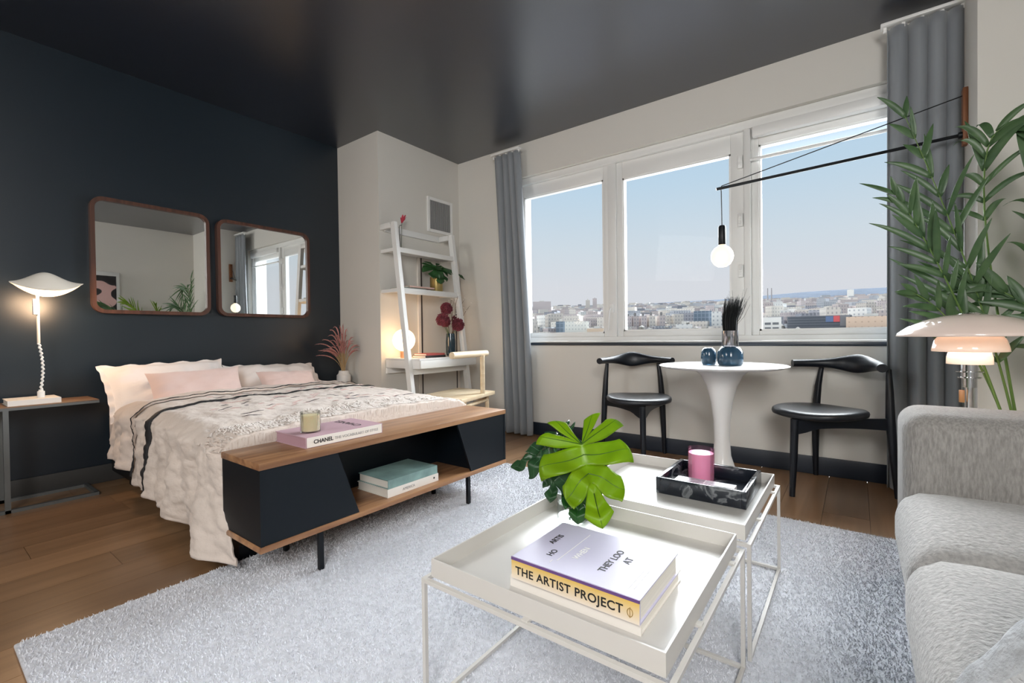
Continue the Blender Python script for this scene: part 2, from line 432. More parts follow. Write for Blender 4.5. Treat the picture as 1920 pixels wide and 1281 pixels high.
# ================================================================== BED
bed = thing('bed', (-2.95, 1.48, 0), 'low double bed made up with blush linens against the navy wall', 'bed')
BY0, BY1, BX0, BX1 = .80, 2.17, -3.90, -2.02
obj('bed_frame', box(BM(), BX0, BX1 + .02, BY0 + .02, BY1 - .02, .07, .25, .01), m_black, bed)
for x_ in (-3.7, -2.25):
    for y_ in (.90, 2.06): obj('leg', box(BM(), x_ - .03, x_ + .03, y_ - .03, y_ + .03, 0, .075), m_black, bed)
obj('leg', box(BM(), -2.17, -2.05, .83, .93, 0, .072), m_black, bed)
m_linen = mat('white_bed_linen', '#e8dcd6', .85, bump=.15, bscale=40, sheen=.2, var=.02)
m_duvet = mat('blush_quilted_cover', '#cfc2b8', .85, bump=.55, bscale=26, sheen=.2, var=.035, vscale=6, bdist=.012)
m_stripe = mat('black_ribbon_trim', (.012, .012, .014, 1), .7)
obj('mattress', box(BM(), BX0 + .02, BX1, BY0, BY1, .252, .475, .05, 4), m_linen, bed)
def fb(p, s): return noise.fractal(V(p) * s, 1.0, 2.0, 4)
def smst(a, b, x):
    t = max(0, min(1, (x - a) / (b - a))); return t * t * (3 - 2 * t)
DL = .365   # hang on the near side
def duvet_pt(x, s, off=0.0, drop=DL):
    """s: arclength across the bed from the near hem; x: world x"""
    foot = smst(-2.75, -2.02, x)
    drop = drop + .035 * foot
    top = BY1 - BY0 + .06
    R = .07
    zt = .525 + .035 * math.exp(-((x + 2.95) / .55) ** 2) * (1 if True else 0)
    if s < drop:
        t = s / drop
        y = BY0 - .045 - .02 * (1 - t) - .012 * foot * (1 - t) ** 2
        z = zt - .05 - (drop) * (1 - t)
        nrm = V((0, -1, .15))
    else:
        u = s - drop
        y = BY0 - .045 + u
        e = min(u, .09); z = zt - .05 * (1 - e / .09) ** 2
        yr = BY1 + .03
        nrm = V((0, 0, 1)) if u > .05 else V((0, -.7, .7))
        if y > yr - .14:
            q = min(1, (y - (yr - .14)) / .14); z -= .11 * q * q
        if y > yr:
            ex = y - yr; z -= ex * 1.0; y = yr + ex * .12; nrm = V((0, 1, .2))
        z += .020 * math.sin((y - BY0) / (BY1 - BY0) * PI)
    p = V((x, y, z))
    side = 1.0 if s < drop else .55
    wv = .016 * side * fb((x, y * 1.2, z * 1.3), 7) + .012 * fb((x + 5, y, z), 3) + (.007 if s < drop else .003) * fb((x * .7, y, z * 1.6), 22)
    if s < drop:
        t = s / drop
        wv += (.018 + .02 * foot) * (1 - t) * math.sin(x * 17 + 2.2 * fb((x, 0, z), 2.2)) + .008 * math.sin(x * 38 + z * 9)
    p += nrm.normalized() * (wv + off)
    if s < drop * .7 and x > -2.35:   # corner spilling to the floor and under the console
        k = smst(-2.35, -2.0, x) * (1 - s / (drop * .7))
        p.x += .10 * k; p.y -= .015 * k; p.z -= .01 * k
    p.z = max(p.z, .012 + off)
    return p
STOT = DL + BY1 - BY0 + .075 + .20
X0D, X1D = -3.12, -1.985
def duvet_uv(u, v):
    if u <= .94: return duvet_pt(X0D + (X1D - X0D) * u / .94, v * STOT)
    p = duvet_pt(X1D, v * STOT); k = (u - .94) / .06
    if p.z > .2: p.z = max(.2, p.z - .24 * k); p.x += .004 * math.sin(k * PI)
    return p
duv = obj('duvet', (lambda b: (grid(b, duvet_uv, 170, 230), b)[1])(BM()), m_duvet, bed, smooth=180, solid=.012)
m_fold = mat('blush_sheet_fold', '#d3c3b8', .85, bump=.25, bscale=30, sheen=.2)
obj('turned_back_edge', (lambda b: (grid(b, lambda u, v: duvet_pt(-3.47 + .37 * u, .04 + v * (STOT - .04), .016 + .006 * math.sin(u * PI), DL - .07 + .03 * u), 50, 200), b)[1])(BM()), m_fold, bed, smooth=180, solid=.010)
def strip(xc, wd, name, off, drop=DL, s0=.01):
    return obj(name, (lambda b: (grid(b, lambda u, v: duvet_pt(xc + .014 * math.sin(v * 11) + wd * (u - .5), s0 + v * (STOT - s0 - .01), off, drop), 2, 230), b)[1])(BM()), m_stripe, bed, smooth=180, solid=.003)
strip(-2.86, .036, 'ribbon_trim', .010)
strip(-3.098, .010, 'ribbon_trim', .025, DL - .04)
# printed scribbles on the duvet top and tufted fringe rows near the foot
m_fr = mat('white_fringe', '#d8cdc4', .9, sheen=.3)
bm = BM(); rf = random.Random(3)
def tuft(p, q, e, wd_):
    dy = V((0, wd_, 0)); vv = [bm.verts.new(t) for t in (p - dy * .5, p + dy * .5, q + dy, q - dy, e + dy * .7, e - dy * .7)]
    bm.faces.new(vv[:4]); bm.faces.new((vv[3], vv[2], vv[4], vv[5]))
for row in range(7):
    xr = -2.02 - .034 * row
    for k in range(190):
        s = DL + .03 + k * (BY1 - BY0 + .06) / 190 + rf.uniform(-.003, .003)
        if rf.random() < .07 * row: continue
        L = rf.uniform(.03, .045); x2 = min(xr + L, X1D - .001)
        tuft(duvet_pt(xr, s, .007), duvet_pt((xr + x2) / 2, s + rf.uniform(-.004, .004), .012), duvet_pt(x2, s + rf.uniform(-.008, .008), .009), rf.uniform(.003, .0045))
for row in range(4):
    for k in range(190):
        s = DL + .03 + k * (BY1 - BY0 + .06) / 190 + rf.uniform(-.003, .003)
        p = duvet_pt(X1D, s, .004); p.z -= .026 * row + rf.uniform(0, .01); p.x = X1D + .0065; d_ = rf.uniform(-.007, .007)
        tuft(p, p + V((.002, d_ * .5, -.018)), p + V((.001, d_, -.036)), rf.uniform(.003, .0045))
o = obj('fringe', bm, m_fr, bed); o['kind'] = 'stuff'
m_ink = mat('dark_print', (.06, .045, .05, 1), .8); m_ink2 = mat('pink_print', '#c9a49f', .8)
def scrib(n, sd, m, nm):
    bm = BM(); q = random.Random(sd)
    for k in range(n):
        x0, s0 = q.uniform(-3.05, -2.3), q.uniform(DL + .15, STOT - .35); L = q.uniform(.02, .08); a = q.uniform(-.5, .5)
        pts = [duvet_pt(x0 + a * L * t + .006 * math.sin(t * 9), s0 + L * t, .0075) for t in (0, .33, .66, 1)]
        tube(bm, pts, [.0008, .002, .0022, .0006], 4)
    o = obj(nm, bm, m, bed); o['kind'] = 'stuff'
scrib(46, 4, m_ink, 'ink_print'); scrib(60, 8, m_ink2, 'pink_print')

def pillow(bm, c, w_, h_, t_, xd, yd, n=28, seed=0, flange=0, rough=.01):
    c = V(c); xd = V(xd).normalized(); yd = V(yd).normalized(); zd = xd.cross(yd)
    def P(u, v, sgn):
        a, b = 2 * u - 1, 2 * v - 1
        ax = a * (1 - .07 * (1 - b * b)); by = b * (1 - .09 * (1 - a * a))
        k = (max(0, 1 - a ** 4) * max(0, 1 - b ** 4)) ** .62
        wr = rough * fb((a * 1.3 + seed, b * 1.3, sgn), 2.2) * k ** .5
        return c + xd * ax * w_ / 2 + yd * by * h_ / 2 + zd * (sgn * t_ / 2 * k + wr)
    A = [[bm.verts.new(P(i / n, j / n, 1)) for j in range(n + 1)] for i in range(n + 1)]
    B = [[A[i][j] if i in (0, n) or j in (0, n) else bm.verts.new(P(i / n, j / n, -1)) for j in range(n + 1)] for i in range(n + 1)]
    for i in range(n):
        for j in range(n):
            bm.faces.new((A[i][j], A[i + 1][j], A[i + 1][j + 1], A[i][j + 1]))
            bm.faces.new((B[i][j + 1], B[i + 1][j + 1], B[i + 1][j], B[i][j]))
    if flange:
        ring = [A[i][0] for i in range(n + 1)] + [A[n][j] for j in range(1, n + 1)] + [A[i][n] for i in range(n - 1, -1, -1)] + [A[0][j] for j in range(n - 1, 0, -1)]
        cen = c; out = []
        for k_, v_ in enumerate(ring):
            d = v_.co - cen; d -= zd * d.dot(zd)
            out.append(bm.verts.new(v_.co + d.normalized() * flange + zd * .010 * math.sin(k_ * 1.15 + seed)))
        for k_ in range(len(ring)):
            bm.faces.new((ring[k_], ring[(k_ + 1) % len(ring)], out[(k_ + 1) % len(ring)], out[k_]))
    return bm
m_pil = mat('white_pillowcase', '#efe6e1', .8, bump=.1, bscale=60, sheen=.2)
m_cush = mat('blush_velvet', '#dcc0b7', .75, sheen=.5, bump=.06, bscale=200)
lean = V((-.55, 0, .62))
single('pillow', pillow(BM(), (-3.66, 1.09, .60), .66, .42, .17, (0, 1, 0.02), lean, seed=1, flange=.03, rough=.02), m_pil,
       'white pillow with flanged edge at the left side of the bed head', 'pillow', (-3.66, 1.09, .49), 'white sleeping pillows')
single('pillow', pillow(BM(), (-3.64, 1.80, .575), .66, .40, .17, (0, 1, -.03), (-.6, 0, .5), seed=5, flange=.03, rough=.02), m_pil,
       'white pillow with flanged edge at the right side of the bed head', 'pillow', (-3.64, 1.80, .48), 'white sleeping pillows')
single('cushion', pillow(BM(), (-3.43, 1.17, .60), .53, .29, .13, (.05, 1, .03), (-.38, 0, .62), seed=2), m_cush,
       'larger blush pink lumbar cushion leaning on the left white pillow', 'cushion', (-3.43, 1.17, .50), 'blush cushions')
single('cushion', pillow(BM(), (-3.42, 1.76, .585), .44, .22, .11, (-.05, 1, -.03), (-.42, 0, .6), seed=7), m_cush,
       'smaller blush pink lumbar cushion leaning on the right white pillow', 'cushion', (-3.42, 1.76, .50), 'blush cushions')

# ================================================================== NIGHTSTANDS
m_wal_top = wood('walnut_plate', '#6f5543', '#94765d', 'Y', .8, .5)
def nightstand(y0, y1, x0, x1, zt, yleg, label):
    t = thing('nightstand', ((x0 + x1) / 2, (y0 + y1) / 2, 0), label, 'nightstand', 'nightstands')
    obj('table_top', box(BM(), x0, x1, y0, y1, zt - .006, zt, .001), m_wal_top, t)
    bm = BM(); e = .011
    box(bm, x0 - .002, x1 + .002, y0, y1, zt - .02, zt - .006)
    obj('steel_rim', bm, m_steel, t)
    for xx in (x0 + .01, x1 - .012):
        obj('upright', box(BM(), xx - e, xx + e, yleg - e, yleg + e, .0, zt - .02), m_steel, t)
    bm = BM()
    box(bm, x0 + .01 - e, x0 + .01 + e, y0 + .01, y1 - .01, 0, .018); box(bm, x1 - .012 - e, x1 - .012 + e, y0 + .01, y1 - .01, 0, .018)
    box(bm, x0 + .01, x1 - .012, y1 - .03, y1 - .01, 0, .018); box(bm, x0 + .01, x1 - .012, y0 + .01, y0 + .03, 0, .018)
    obj('base_rail', bm, m_steel, t)
    return t
nightstand(-.15, .715, -3.92, -3.635, .572, .335, 'long slim nightstand with brown top and grey steel frame, under the wing lamp')
nightstand(2.215, 2.525, -3.92, -3.40, .455, 2.27, 'small nightstand wedged between the bed and the white column')

# ================================================================== WING LAMP on left nightstand
lp = thing('table_lamp', (-3.75, .47, .602), 'cream wing shaped table lamp glowing on a closed book by the bed', 'lamp')
m_cream = mat('cream_metal', '#e6dfd3', .4)
m_glow = mat('lit_lamp_inside', '#fff2de', .5, emit='#ffd3a0', estr=2.2)
lathe(bm := BM(), [(0, 0), (.016, 0), (.016, .035), (.010, .038), (.010, .045), (0, .045)], (-3.735, .483, .602), 20); obj('socket', bm, m_whiteobj, lp)
pts = []
for i in range(49):
    t = i / 48; pts.append((-3.735 + .002 * math.sin(t * 60), .483 - .004 * t + .0035 * math.sin(t * 75) + (.012 * math.sin(t * PI) if t < .5 else .012 * math.sin(t * PI)), .645 + .27 * t))
bm = BM(); tube(bm, pts, .0055, 8); obj('twisted_cord', bm, m_whiteobj, lp)
bm = BM(); tube(bm, [(-3.735, .479, .913), (-3.735, .478, 1.20)], .007, 10); obj('stem', bm, m_cream, lp)
obj('switch_block', box(BM(), -3.75, -3.72, .458, .484, 1.075, 1.165, .004), m_whiteobj, lp)
def wing(off):
    def fn(u, v):
        a = 2 * u - 1; b = 2 * v - 1
        wdt = .078 * max(.0, 1 - abs(a) ** 2.2) + .001
        y = .522 + .152 * a
        x = -3.735 + b * wdt
        z = 1.262 + .060 * math.exp(-((a + .08) / .55) ** 2) * (1 - .95 * b * b) - .052 * max(0, 1 - a * a) * (b * b) - .004 + .006 * a
        return V((x, y, z + off))
    return fn
bm = BM(); grid(bm, wing(0), 40, 20); obj('wing_shade', bm, m_cream, lp, smooth=180, solid=.004)
def under(u, v):
    p = wing(0)(u, v); a, b = 2 * u - 1, 2 * v - 1
    e = 1.262 - .052 * max(0, 1 - a * a) - .004 + .006 * a
    return V((p.x, p.y, e - .030 * max(0, 1 - a * a) * (1 - b * b) + .004))
bm = BM(); grid(bm, under, 40, 16); obj('diffuser', bm, m_glow, lp, smooth=180, label='glowing underside')
bm = BM(); sphere(bm, (-3.735, .505, 1.232), .022, 16, 10, (1, 1, .7)); obj('bulb', bm, mat('warm_bulb', '#ffe3bd', .5, emit='#ffcf94', estr=14), lp)
l_ = light('wing_lamp_light', 'POINT', (-3.700, .505, 1.150), 11, (1, .66, .40), shadow_soft_size=.07)
bk = thing('book', (-3.765, .45, .572), 'white hardback lying under the wing lamp on the left nightstand', 'book')
def book(t, x0, x1, y0, y1, z0, z1, mc, spine='x1', pages=None, cover=.003):
    """spine on the given side"""
    mp = pages or mat('paper_pages', '#ece8df', .8, var=.06, vscale=3, stretch=(1, 1, 300))
    i = .004
    px0, px1, py0, py1 = x0 + i, x1 - i, y0 + i, y1 - i
    if spine == 'x1': px1 = x1 - cover
    if spine == 'x0': px0 = x0 + cover
    if spine == 'y0': py0 = y0 + cover
    if spine == 'y1': py1 = y1 - cover
    bm = BM(); box(bm, x0, x1, y0, y1, z0, z0 + cover); box(bm, x0, x1, y0, y1, z1 - cover, z1)
    if spine == 'x1': box(bm, x1 - cover, x1, y0, y1, z0 + cover, z1 - cover)
    if spine == 'x0': box(bm, x0, x0 + cover, y0, y1, z0 + cover, z1 - cover)
    if spine == 'y0': box(bm, x0, x1, y0, y0 + cover, z0 + cover, z1 - cover)
    if spine == 'y1': box(bm, x0, x1, y1 - cover, y1, z0 + cover, z1 - cover)
    obj('cover', bm, mc, t, smooth=0)
    obj('pages', box(BM(), px0, px1, py0, py1, z0 + cover, z1 - cover), mp, t, smooth=0)
    return t
m_bookw = mat('white_book_cloth', '#e6e1da', .6)
book(bk, -3.87, -3.66, .345, .555, .572, .601, m_bookw, 'x1')

# ================================================================== MIRRORS
m_mirror = mat('mirror_silver', (.86, .88, .87, 1), .01, metal=1)
def rrect(y0, y1, z0, z1, r, n=7):
    pts = []
    for cy_, cz_, a0 in ((y1 - r, z1 - r, 0), (y0 + r, z1 - r, 90), (y0 + r, z0 + r, 180), (y1 - r, z0 + r, 270)):
        for k in range(n + 1):
            a = math.radians(a0 + 90 * k / n); pts.append((cy_ + r * math.cos(a), cz_ + r * math.sin(a)))
    return pts
def mirror(y0, y1, z0, z1, label):
    t = thing('wall_mirror', (XB, (y0 + y1) / 2, z0), label, 'mirror', 'walnut mirrors over the bed')
    A = rrect(y0, y1, z0, z1, .07); B = rrect(y0 + .024, y1 - .024, z0 + .024, z1 - .024, .05)
    xf, xb, xm = XB + .045, XB + .002, XB + .030
    bm = BM(); n = len(A)
    a0 = [bm.verts.new((xb, *p)) for p in A]; a1 = [bm.verts.new((xf, *p)) for p in A]
    b1 = [bm.verts.new((xf, *p)) for p in B]; b0 = [bm.verts.new((xb, *p)) for p in B]
    for k in range(n):
        j = (k + 1) % n
        for q, r_ in ((a0, a1), (a1, b1), (b1, b0), (b0, a0)):
            bm.faces.new((q[k], q[j], r_[j], r_[k]))
    obj('mirror_frame', bm, m_walnut_z, t)
    B2 = rrect(y0 + .0245, y1 - .0245, z0 + .0245, z1 - .0245, .05)
    bm = BM(); f1 = [bm.verts.new((xm, *p)) for p in B2]; f0 = [bm.verts.new((xb + .001, *p)) for p in B2]
    bm.faces.new(f1); bm.faces.new(list(reversed(f0)))
    for k in range(len(B2)):
        j = (k + 1) % len(B2); bm.faces.new((f0[k], f0[j], f1[j], f1[k]))
    obj('mirror_glass', bm, m_mirror, t, smooth=0)
mirror(.742, 1.418, 1.10, 1.855, 'left walnut framed mirror with rounded corners, nearer the wing lamp')
mirror(1.468, 2.208, 1.10, 1.848, 'right walnut framed mirror with rounded corners, nearer the column')

# ================================================================== PLUME VASE on right nightstand
vp = thing('plume_vase', (-3.70, 2.40, .455), 'white ceramic vase of dusty pink plumes beside the white column', 'vase')
m_cer = mat('white_ceramic', '#e9e7e4', .5, bump=.05, bscale=120)
lathe(bm := BM(), [(0, .038), (.058, .038), (.062, .06), (.060, .125), (.045, .14), (.040, .165), (.034, .165), (.034, .05), (0, .05)], (-3.70, 2.40, .46), 28); obj('vase_body', bm, m_cer, vp)
lathe(bm := BM(), [(0, 0), (.040, 0), (.040, .037), (0, .037)], (-3.70, 2.40, .4555), 24); obj('brass_foot', bm, mat('brass', (.55, .40, .18, 1), .3, metal=1), vp)
m_plume = mat('pink_plume', '#b98480', .9, var=.2, vscale=30)
m_stalk = mat('tan_stalk', '#b59a72', .8)
rp_ = random.Random(11)
for k in range(42):
    a = math.radians(rp_.uniform(-105, 40)); R_ = rp_.uniform(.04, .30); H_ = rp_.uniform(.28, .52) * (1 - .42 * R_ / .30)
    d = V((.15 + .6 * abs(math.cos(a)) * rp_.uniform(.2, 1), math.sin(a), 0)); base = V((-3.70, 2.40, .60)) + d * .016
    if base.y + d.y * R_ > 2.505: R_ = max(.02, (2.505 - base.y) / d.y)
    def pp(t, d=d, base=base, R_=R_, H_=H_): return base + d * R_ * t ** 1.8 + V((0, 0, H_ * (t * 1.5 - .58 * t ** 3)))
    bm = BM(); tube(bm, [pp(t / 8) for t in range(6)], .0018, 5); st = obj('stalk', bm, m_stalk, vp)
    bm = BM(); tube(bm, [pp(t / 12) for t in range(6, 13)], [.0022, .0042, .0054, .0054, .0046, .003, .0008], 5)
    for q in range(26):
        t = rp_.uniform(.5, 1.0); p = pp(t); tn = (pp(min(1, t + .05)) - p); tn = tn.normalized() if tn.length > 0 else V((0, 0, 1))
        e = p + tn * .018 + V((rp_.uniform(-1, 1), rp_.uniform(-1, 1), rp_.uniform(-1, 1))) * .008
        tube(bm, [p, e], [.0012, .0004], 3)
    obj('plume', bm, m_plume, vp)

# ================================================================== LADDER DESK
ld = thing('ladder_desk', (-3.13, 2.9, 0), 'white ladder desk with two shelves and a drawer against the column', 'desk')
LY0, LY1 = 2.535, 3.265
def rail_x(z): return -2.905 - (z / 1.90) * .255
def railpoly(y0, y1):
    bm = BM(); d = .026
    z0, z1 = 0.0, 1.905
    v0 = [(rail_x(z0) - d, z0), (rail_x(z0) + d, z0), (rail_x(z1) + d, z1), (rail_x(z1) - d, z1)]
    A = [bm.verts.new((x, y0, z)) for x, z in v0]; B = [bm.verts.new((x, y1, z)) for x, z in v0]
    bm.faces.new(A); bm.faces.new(list(reversed(B)))
    for k in range(4): bm.faces.new((A[k], B[k], B[(k + 1) % 4], A[(k + 1) % 4]))
    return bm
for ya, yb in ((LY0, LY0 + .036), (LY1 - .036, LY1)):
    obj('side_rail', railpoly(ya, yb), m_whiteobj, ld)
    obj('wall_return', box(BM(), -3.328, rail_x(1.88) - .02, ya, yb, 1.858, 1.905, .002), m_whiteobj, ld)
obj('wall_batten', box(BM(), -3.328, -3.305, LY0 + .037, LY1 - .037, 1.85, 1.905, .002), m_whiteobj, ld)
for zt, hh in ((1.688, .042), (1.338, .048)):
    xf = rail_x(zt - .02) + .018
    s = obj('shelf', box(BM(), -3.325, xf - .018, LY0 + .037, LY1 - .037, zt - .018, zt - .002), m_whiteobj, ld)
    obj('shelf_lip', box(BM(), xf - .018, xf, LY0 + .037, LY1 - .037, zt - hh, zt, .002), m_whiteobj, s)
    for ya in (LY0 + .004, LY1 - .032): obj('shelf_bracket', box(BM(), -3.325, rail_x(zt) - .028, ya, ya + .028, zt - .032, zt - .004), m_whiteobj, s)
obj('desk_top', box(BM(), -3.325, -2.885, LY0 + .04, LY1 - .04, .722, .738, .002), m_whiteobj, ld)
obj('desk_box', box(BM(), -3.325, -2.895, LY0 + .042, LY1 - .042, .652, .7215, .002), m_whiteobj, ld)
dr = obj('drawer', box(BM(), -2.894, -2.872, LY0 + .041, LY1 + .0, .655, .7215, .002), m_whiteobj, ld)
obj('apron', box(BM(), rail_x(.62) - .012, rail_x(.62) + .012, LY0 + .037, LY1 - .037, .60, .65, .002), m_whiteobj, ld)
obj('back_stretcher', box(BM(), -3.325, -3.305, LY0 + .037, LY1 - .037, .60, .65, .002), m_whiteobj, ld)
# tall framed panel leaning behind the desk
pn = thing('framed_panel', (-3.31, 3.22, 0), 'tall narrow white framed panel standing behind the ladder desk', 'panel')
m_pan = mat('panel_white', '#d8d3cb', .35)
obj('panel_board', box(BM(), -3.327, -3.318, 2.985, 3.475, .02, 1.675), m_pan, pn)
bm = BM(); box(bm, -3.327, -3.312, 2.95, 2.985, .0, 1.70, .002); box(bm, -3.327, -3.312, 3.475, 3.51, .0, 1.70, .002)
box(bm, -3.327, -3.312, 2.985, 3.475, 1.675, 1.70, .002); box(bm, -3.327, -3.312, 2.985, 3.475, .0, .02)
obj('panel_frame', bm, mat('panel_frame_white', '#e6dfd6', .4), pn)
bm = BM(); box(bm, -3.317, -3.313, 2.99, 3.003, .025, 1.67); box(bm, -3.317, -3.313, 3.462, 3.472, .025, 1.67)
obj('dark_inset', bm, mat('dark_inset', (.05, .04, .036, 1), .5), pn)
# globe lamp
gl = thing('globe_lamp', (-3.15, 2.635, .738), 'glowing round globe table lamp on a wooden base at the left of the desk', 'lamp')
lathe(bm := BM(), [(0, 0), (.033, 0), (.033, .062), (0, .062)], (-3.15, 2.635, .738), 24); obj('wooden_base', bm, wood('lamp_wood', '#b98560', '#d09c74', 'Z', 1, .5), gl)
bm = BM(); sphere(bm, (-3.15, 2.635, .893), .096, 32, 20); obj('glass_globe', bm, mat('lit_opal_globe', '#fff3e2', .3, emit='#ffd2a0', estr=7.0), gl, smooth=180)
# books on desk
def simple_book(x0, x1, y0, y1, z0, z1, m, label, spine='x1', group=None):
    t = thing('book', ((x0 + x1) / 2, (y0 + y1) / 2, z0), label, 'book', group); return book(t, x0, x1, y0, y1, z0, z1, m, spine, cover=.002)
simple_book(-3.12, -2.95, 2.70, 2.94, .7385, .757, mat('black_book', (.02, .018, .02, 1), .5), 'black covered book at the bottom of the pair on the desk')
simple_book(-3.11, -2.95, 2.71, 2.93, .7575, .774, mat('red_book', '#b5544e', .5), 'red covered book on top of the pair on the desk')
simple_book(-3.28, -3.10, 2.60, 2.86, 1.3385, 1.352, mat('grey_book', '#8f9389', .5), 'grey book at the bottom of the pair on the middle shelf')
simple_book(-3.27, -3.09, 2.66, 2.95, 1.3525, 1.366, mat('pink_book', '#d8b4a8', .5), 'pale pink book on top of the pair on the middle shelf')
# dark vase with chrysanthemums
fv = thing('flower_vase', (-3.08, 3.14, .738), 'dark blue glass vase of burgundy flowers and white twigs on the desk', 'vase')
m_dblue = mat('dark_blue_glass', (.012, .035, .055, 1), .08, spec=.7)
lathe(bm := BM(), [(0, 0), (.040, 0), (.046, .03), (.047, .13), (.040, .21), (.036, .21), (.042, .12), (0, .01)], (-3.08, 3.14, .738), 28); obj('vase_body', bm, m_dblue, fv)
m_bur = mat('burgundy_petals', '#73333f', .8, var=.35, vscale=40); m_stem = mat('green_stem', '#4d5c38', .6)
rq = random.Random(21)
for (px, py, pz, r_) in ((-3.05, 3.01, 1.075, .060), (-3.09, 3.10, 1.185, .056), (-3.03, 3.19, 1.03, .060), (-3.10, 3.09, 1.06, .05), (-3.11, 3.25, 1.08, .045)):
    bm = BM(); tube(bm, [(-3.08, 3.14, .80), (-3.08 + (px + 3.08) * .4, 3.14 + (py - 3.14) * .4, .95), (px, py, pz - .02)], .003, 6); obj('stem', bm, m_stem, fv)
    bm = BM(); sphere(bm, (px, py, pz), r_ * .72, 14, 10)
    for q in range(150):
        z_ = 1 - 2 * (q + .5) / 150; a = q * 2.39996; rr_ = math.sqrt(max(0, 1 - z_ * z_)); d = V((rr_ * math.cos(a), rr_ * math.sin(a), z_))
        s_ = d.orthogonal().normalized(); p0 = V((px, py, pz)) + d * r_ * .62; p1 = V((px, py, pz)) + d * r_ * rq.uniform(.95, 1.12)
        vsx = [bm.verts.new(p0 - s_ * .004), bm.verts.new(p0 + s_ * .004), bm.verts.new(p1 + s_ * .007 + d.cross(s_) * .004), bm.verts.new(p1 - s_ * .005)]
        bm.faces.new(vsx)
    obj('flower_head', bm, m_bur, fv, smooth=0, recalc=False)
m_twig = mat('brown_twig', '#6d5647', .8); m_bud = mat('white_bud', '#efe9e2', .8)
for (dx, dy, H_) in ((.02, .10, .48), (.03, .17, .44), (-.03, .06, .46), (.04, .24, .38), (-.06, .12, .42)):
    base = V((-3.08, 3.14, .9)); tip = base + V((dx, dy, H_ - .06))
    pts = [base.lerp(tip, t / 6) + V((0, .02 * math.sin(t), .0)) for t in range(7)]
    bm = BM(); tube(bm, pts, [.0022] * 6 + [.001], 5); tw = obj('twig', bm, m_twig, fv)
    bm = BM()
    for q in range(16):
        p = pts[rq.randint(2, 6)] + V((rq.uniform(-.02, .02), rq.uniform(-.025, .025), rq.uniform(-.03, .03))); sphere(bm, p, rq.uniform(.003, .006), 6, 4)
    ob = obj('buds', bm, m_bud, tw); ob['kind'] = 'stuff'
# little wire vase with a red bloom
wv = thing('bud_vase', (-3.2, 2.665, 1.688), 'thin black wire bud vase with one red bloom on the top shelf', 'vase')
lathe(bm := BM(), [(0, 0), (.03, 0), (.03, .016), (0, .016)], (-3.2, 2.665, 1.6875), 20); obj('foot', bm, mat('dark_grey_metal', (.05, .055, .05, 1), .5), wv)
bm = BM(); tube(bm, [(-3.2, 2.655, 1.70), (-3.2, 2.648, 1.80), (-3.2, 2.645, 1.885), (-3.2, 2.653, 1.90), (-3.2, 2.672, 1.905)], .0028, 6); tube(bm, [(-3.2, 2.665, 1.70), (-3.2, 2.672, 1.905)], .0018, 6); obj('wire_frame', bm, mat('dark_grey_metal', (.05, .055, .05, 1), .5), wv)
bm = BM(); tube(bm, [(-3.2, 2.665, 1.705), (-3.2, 2.67, 1.82), (-3.2, 2.674, 1.925)], .002, 6); obj('stem', bm, mat('green_stem', '#4d5c38'), wv)
bm = BM()
for k in range(7):
    a = k * .9; d = V((math.cos(a), math.sin(a), 0)); s_ = V((-d.y, d.x, 0)); c0 = V((-3.2, 2.674, 1.925))
    grid(bm, lambda u, v, d=d, s_=s_, c0=c0, k=k: c0 + d * (.004 + .024 * v ** 1.3) + s_ * (u - .5) * .022 * math.sin(.4 + 2.4 * v) + V((0, .02 * v, .07 * v - .012 * v * v * (k % 3))), 3, 6)
obj('bloom', bm, mat('crimson_petal', '#b3263f', .6), wv, smooth=180, recalc=False)

# ------------------------------------------------------------------ monstera leaf
def monstera(bm, base, tip, nrm, width, lobes=5, seed=0, curl=.12, fold=.18, notch=.30, up=.42):
    base = V(base); tip = V(tip); td = (tip - base); L = td.length; td.normalize()
    nz = V(nrm); nz = (nz - td * nz.dot(td)).normalized(); sd = td.cross(nz)
    rg = random.Random(seed)
    def out(th):       # outline in leaf plane: th = angle from the tip direction (rad, 0..~2.7)
        c = math.cos(th); s = math.sin(th)
        k = th / PI
        r = 1 - .30 * math.sin(PI * min(1, k * 1.5)) * .35
        if th > 1.2: r = r * (1 - (1 - up) * smst(1.2, 2.9, th))
        x = c * r * L; y = s * width / 2 * (1 + .10 * math.sin(th * 1.3))
        return x, y
    def mid(th): return max(0, .62 * L * (1 - th / 1.75)) if th < 1.75 else 0.0
    def place(x, y, s_):
        u = x / L; h = -fold * abs(y) + .0 - curl * L * max(0, u) ** 2 - curl * .55 * L * (abs(y) / (width / 2)) ** 2 * .6
        h += .010 * math.sin(9 * u + 5 * s_ + seed)
        return base + td * x + sd * y + nz * h
    veins = []
    for side in (1, -1):
        edges = [0] + [.42 + (2.85 - .42) * (k / (lobes - 1)) ** .92 for k in range(lobes)]
        for k in range(lobes):
            a, b = edges[k], edges[k + 1]; jit = rg.uniform(.85, 1.05)
            start = rg.uniform(.42, .6)
            def P(t, s, a=a, b=b, side=side, jit=jit, start=start, k=k):
                c_ = (a + b) / 2
                g = notch * smst(start * .55, .95, s)
                lo = a + (b - a) * (g * .5 if not (k == 0) else 0); hi = b - (b - a) * (g * .5 if k < lobes - 1 else 0)
                th = lo + (hi - lo) * t
                thm = a + (b - a) * t
                ox, oy = out(th); mx = mid(thm)
                rad = (1 - .20 * (t ** 2)) * jit if k else 1.0 - .10 * t
                x = mx + (ox - mx) * s * rad; y = oy * s * rad
                return place(x, side * y, s)
            nn, mm_ = 8, 9
            grid(bm, lambda u, v: P(u, v), nn, mm_)
            veins.append([P(.5, j / 6) + nz * .0012 for j in range(7)] if k else [P(0, j / 6) + nz * .0012 for j in range(7)])
    return veins
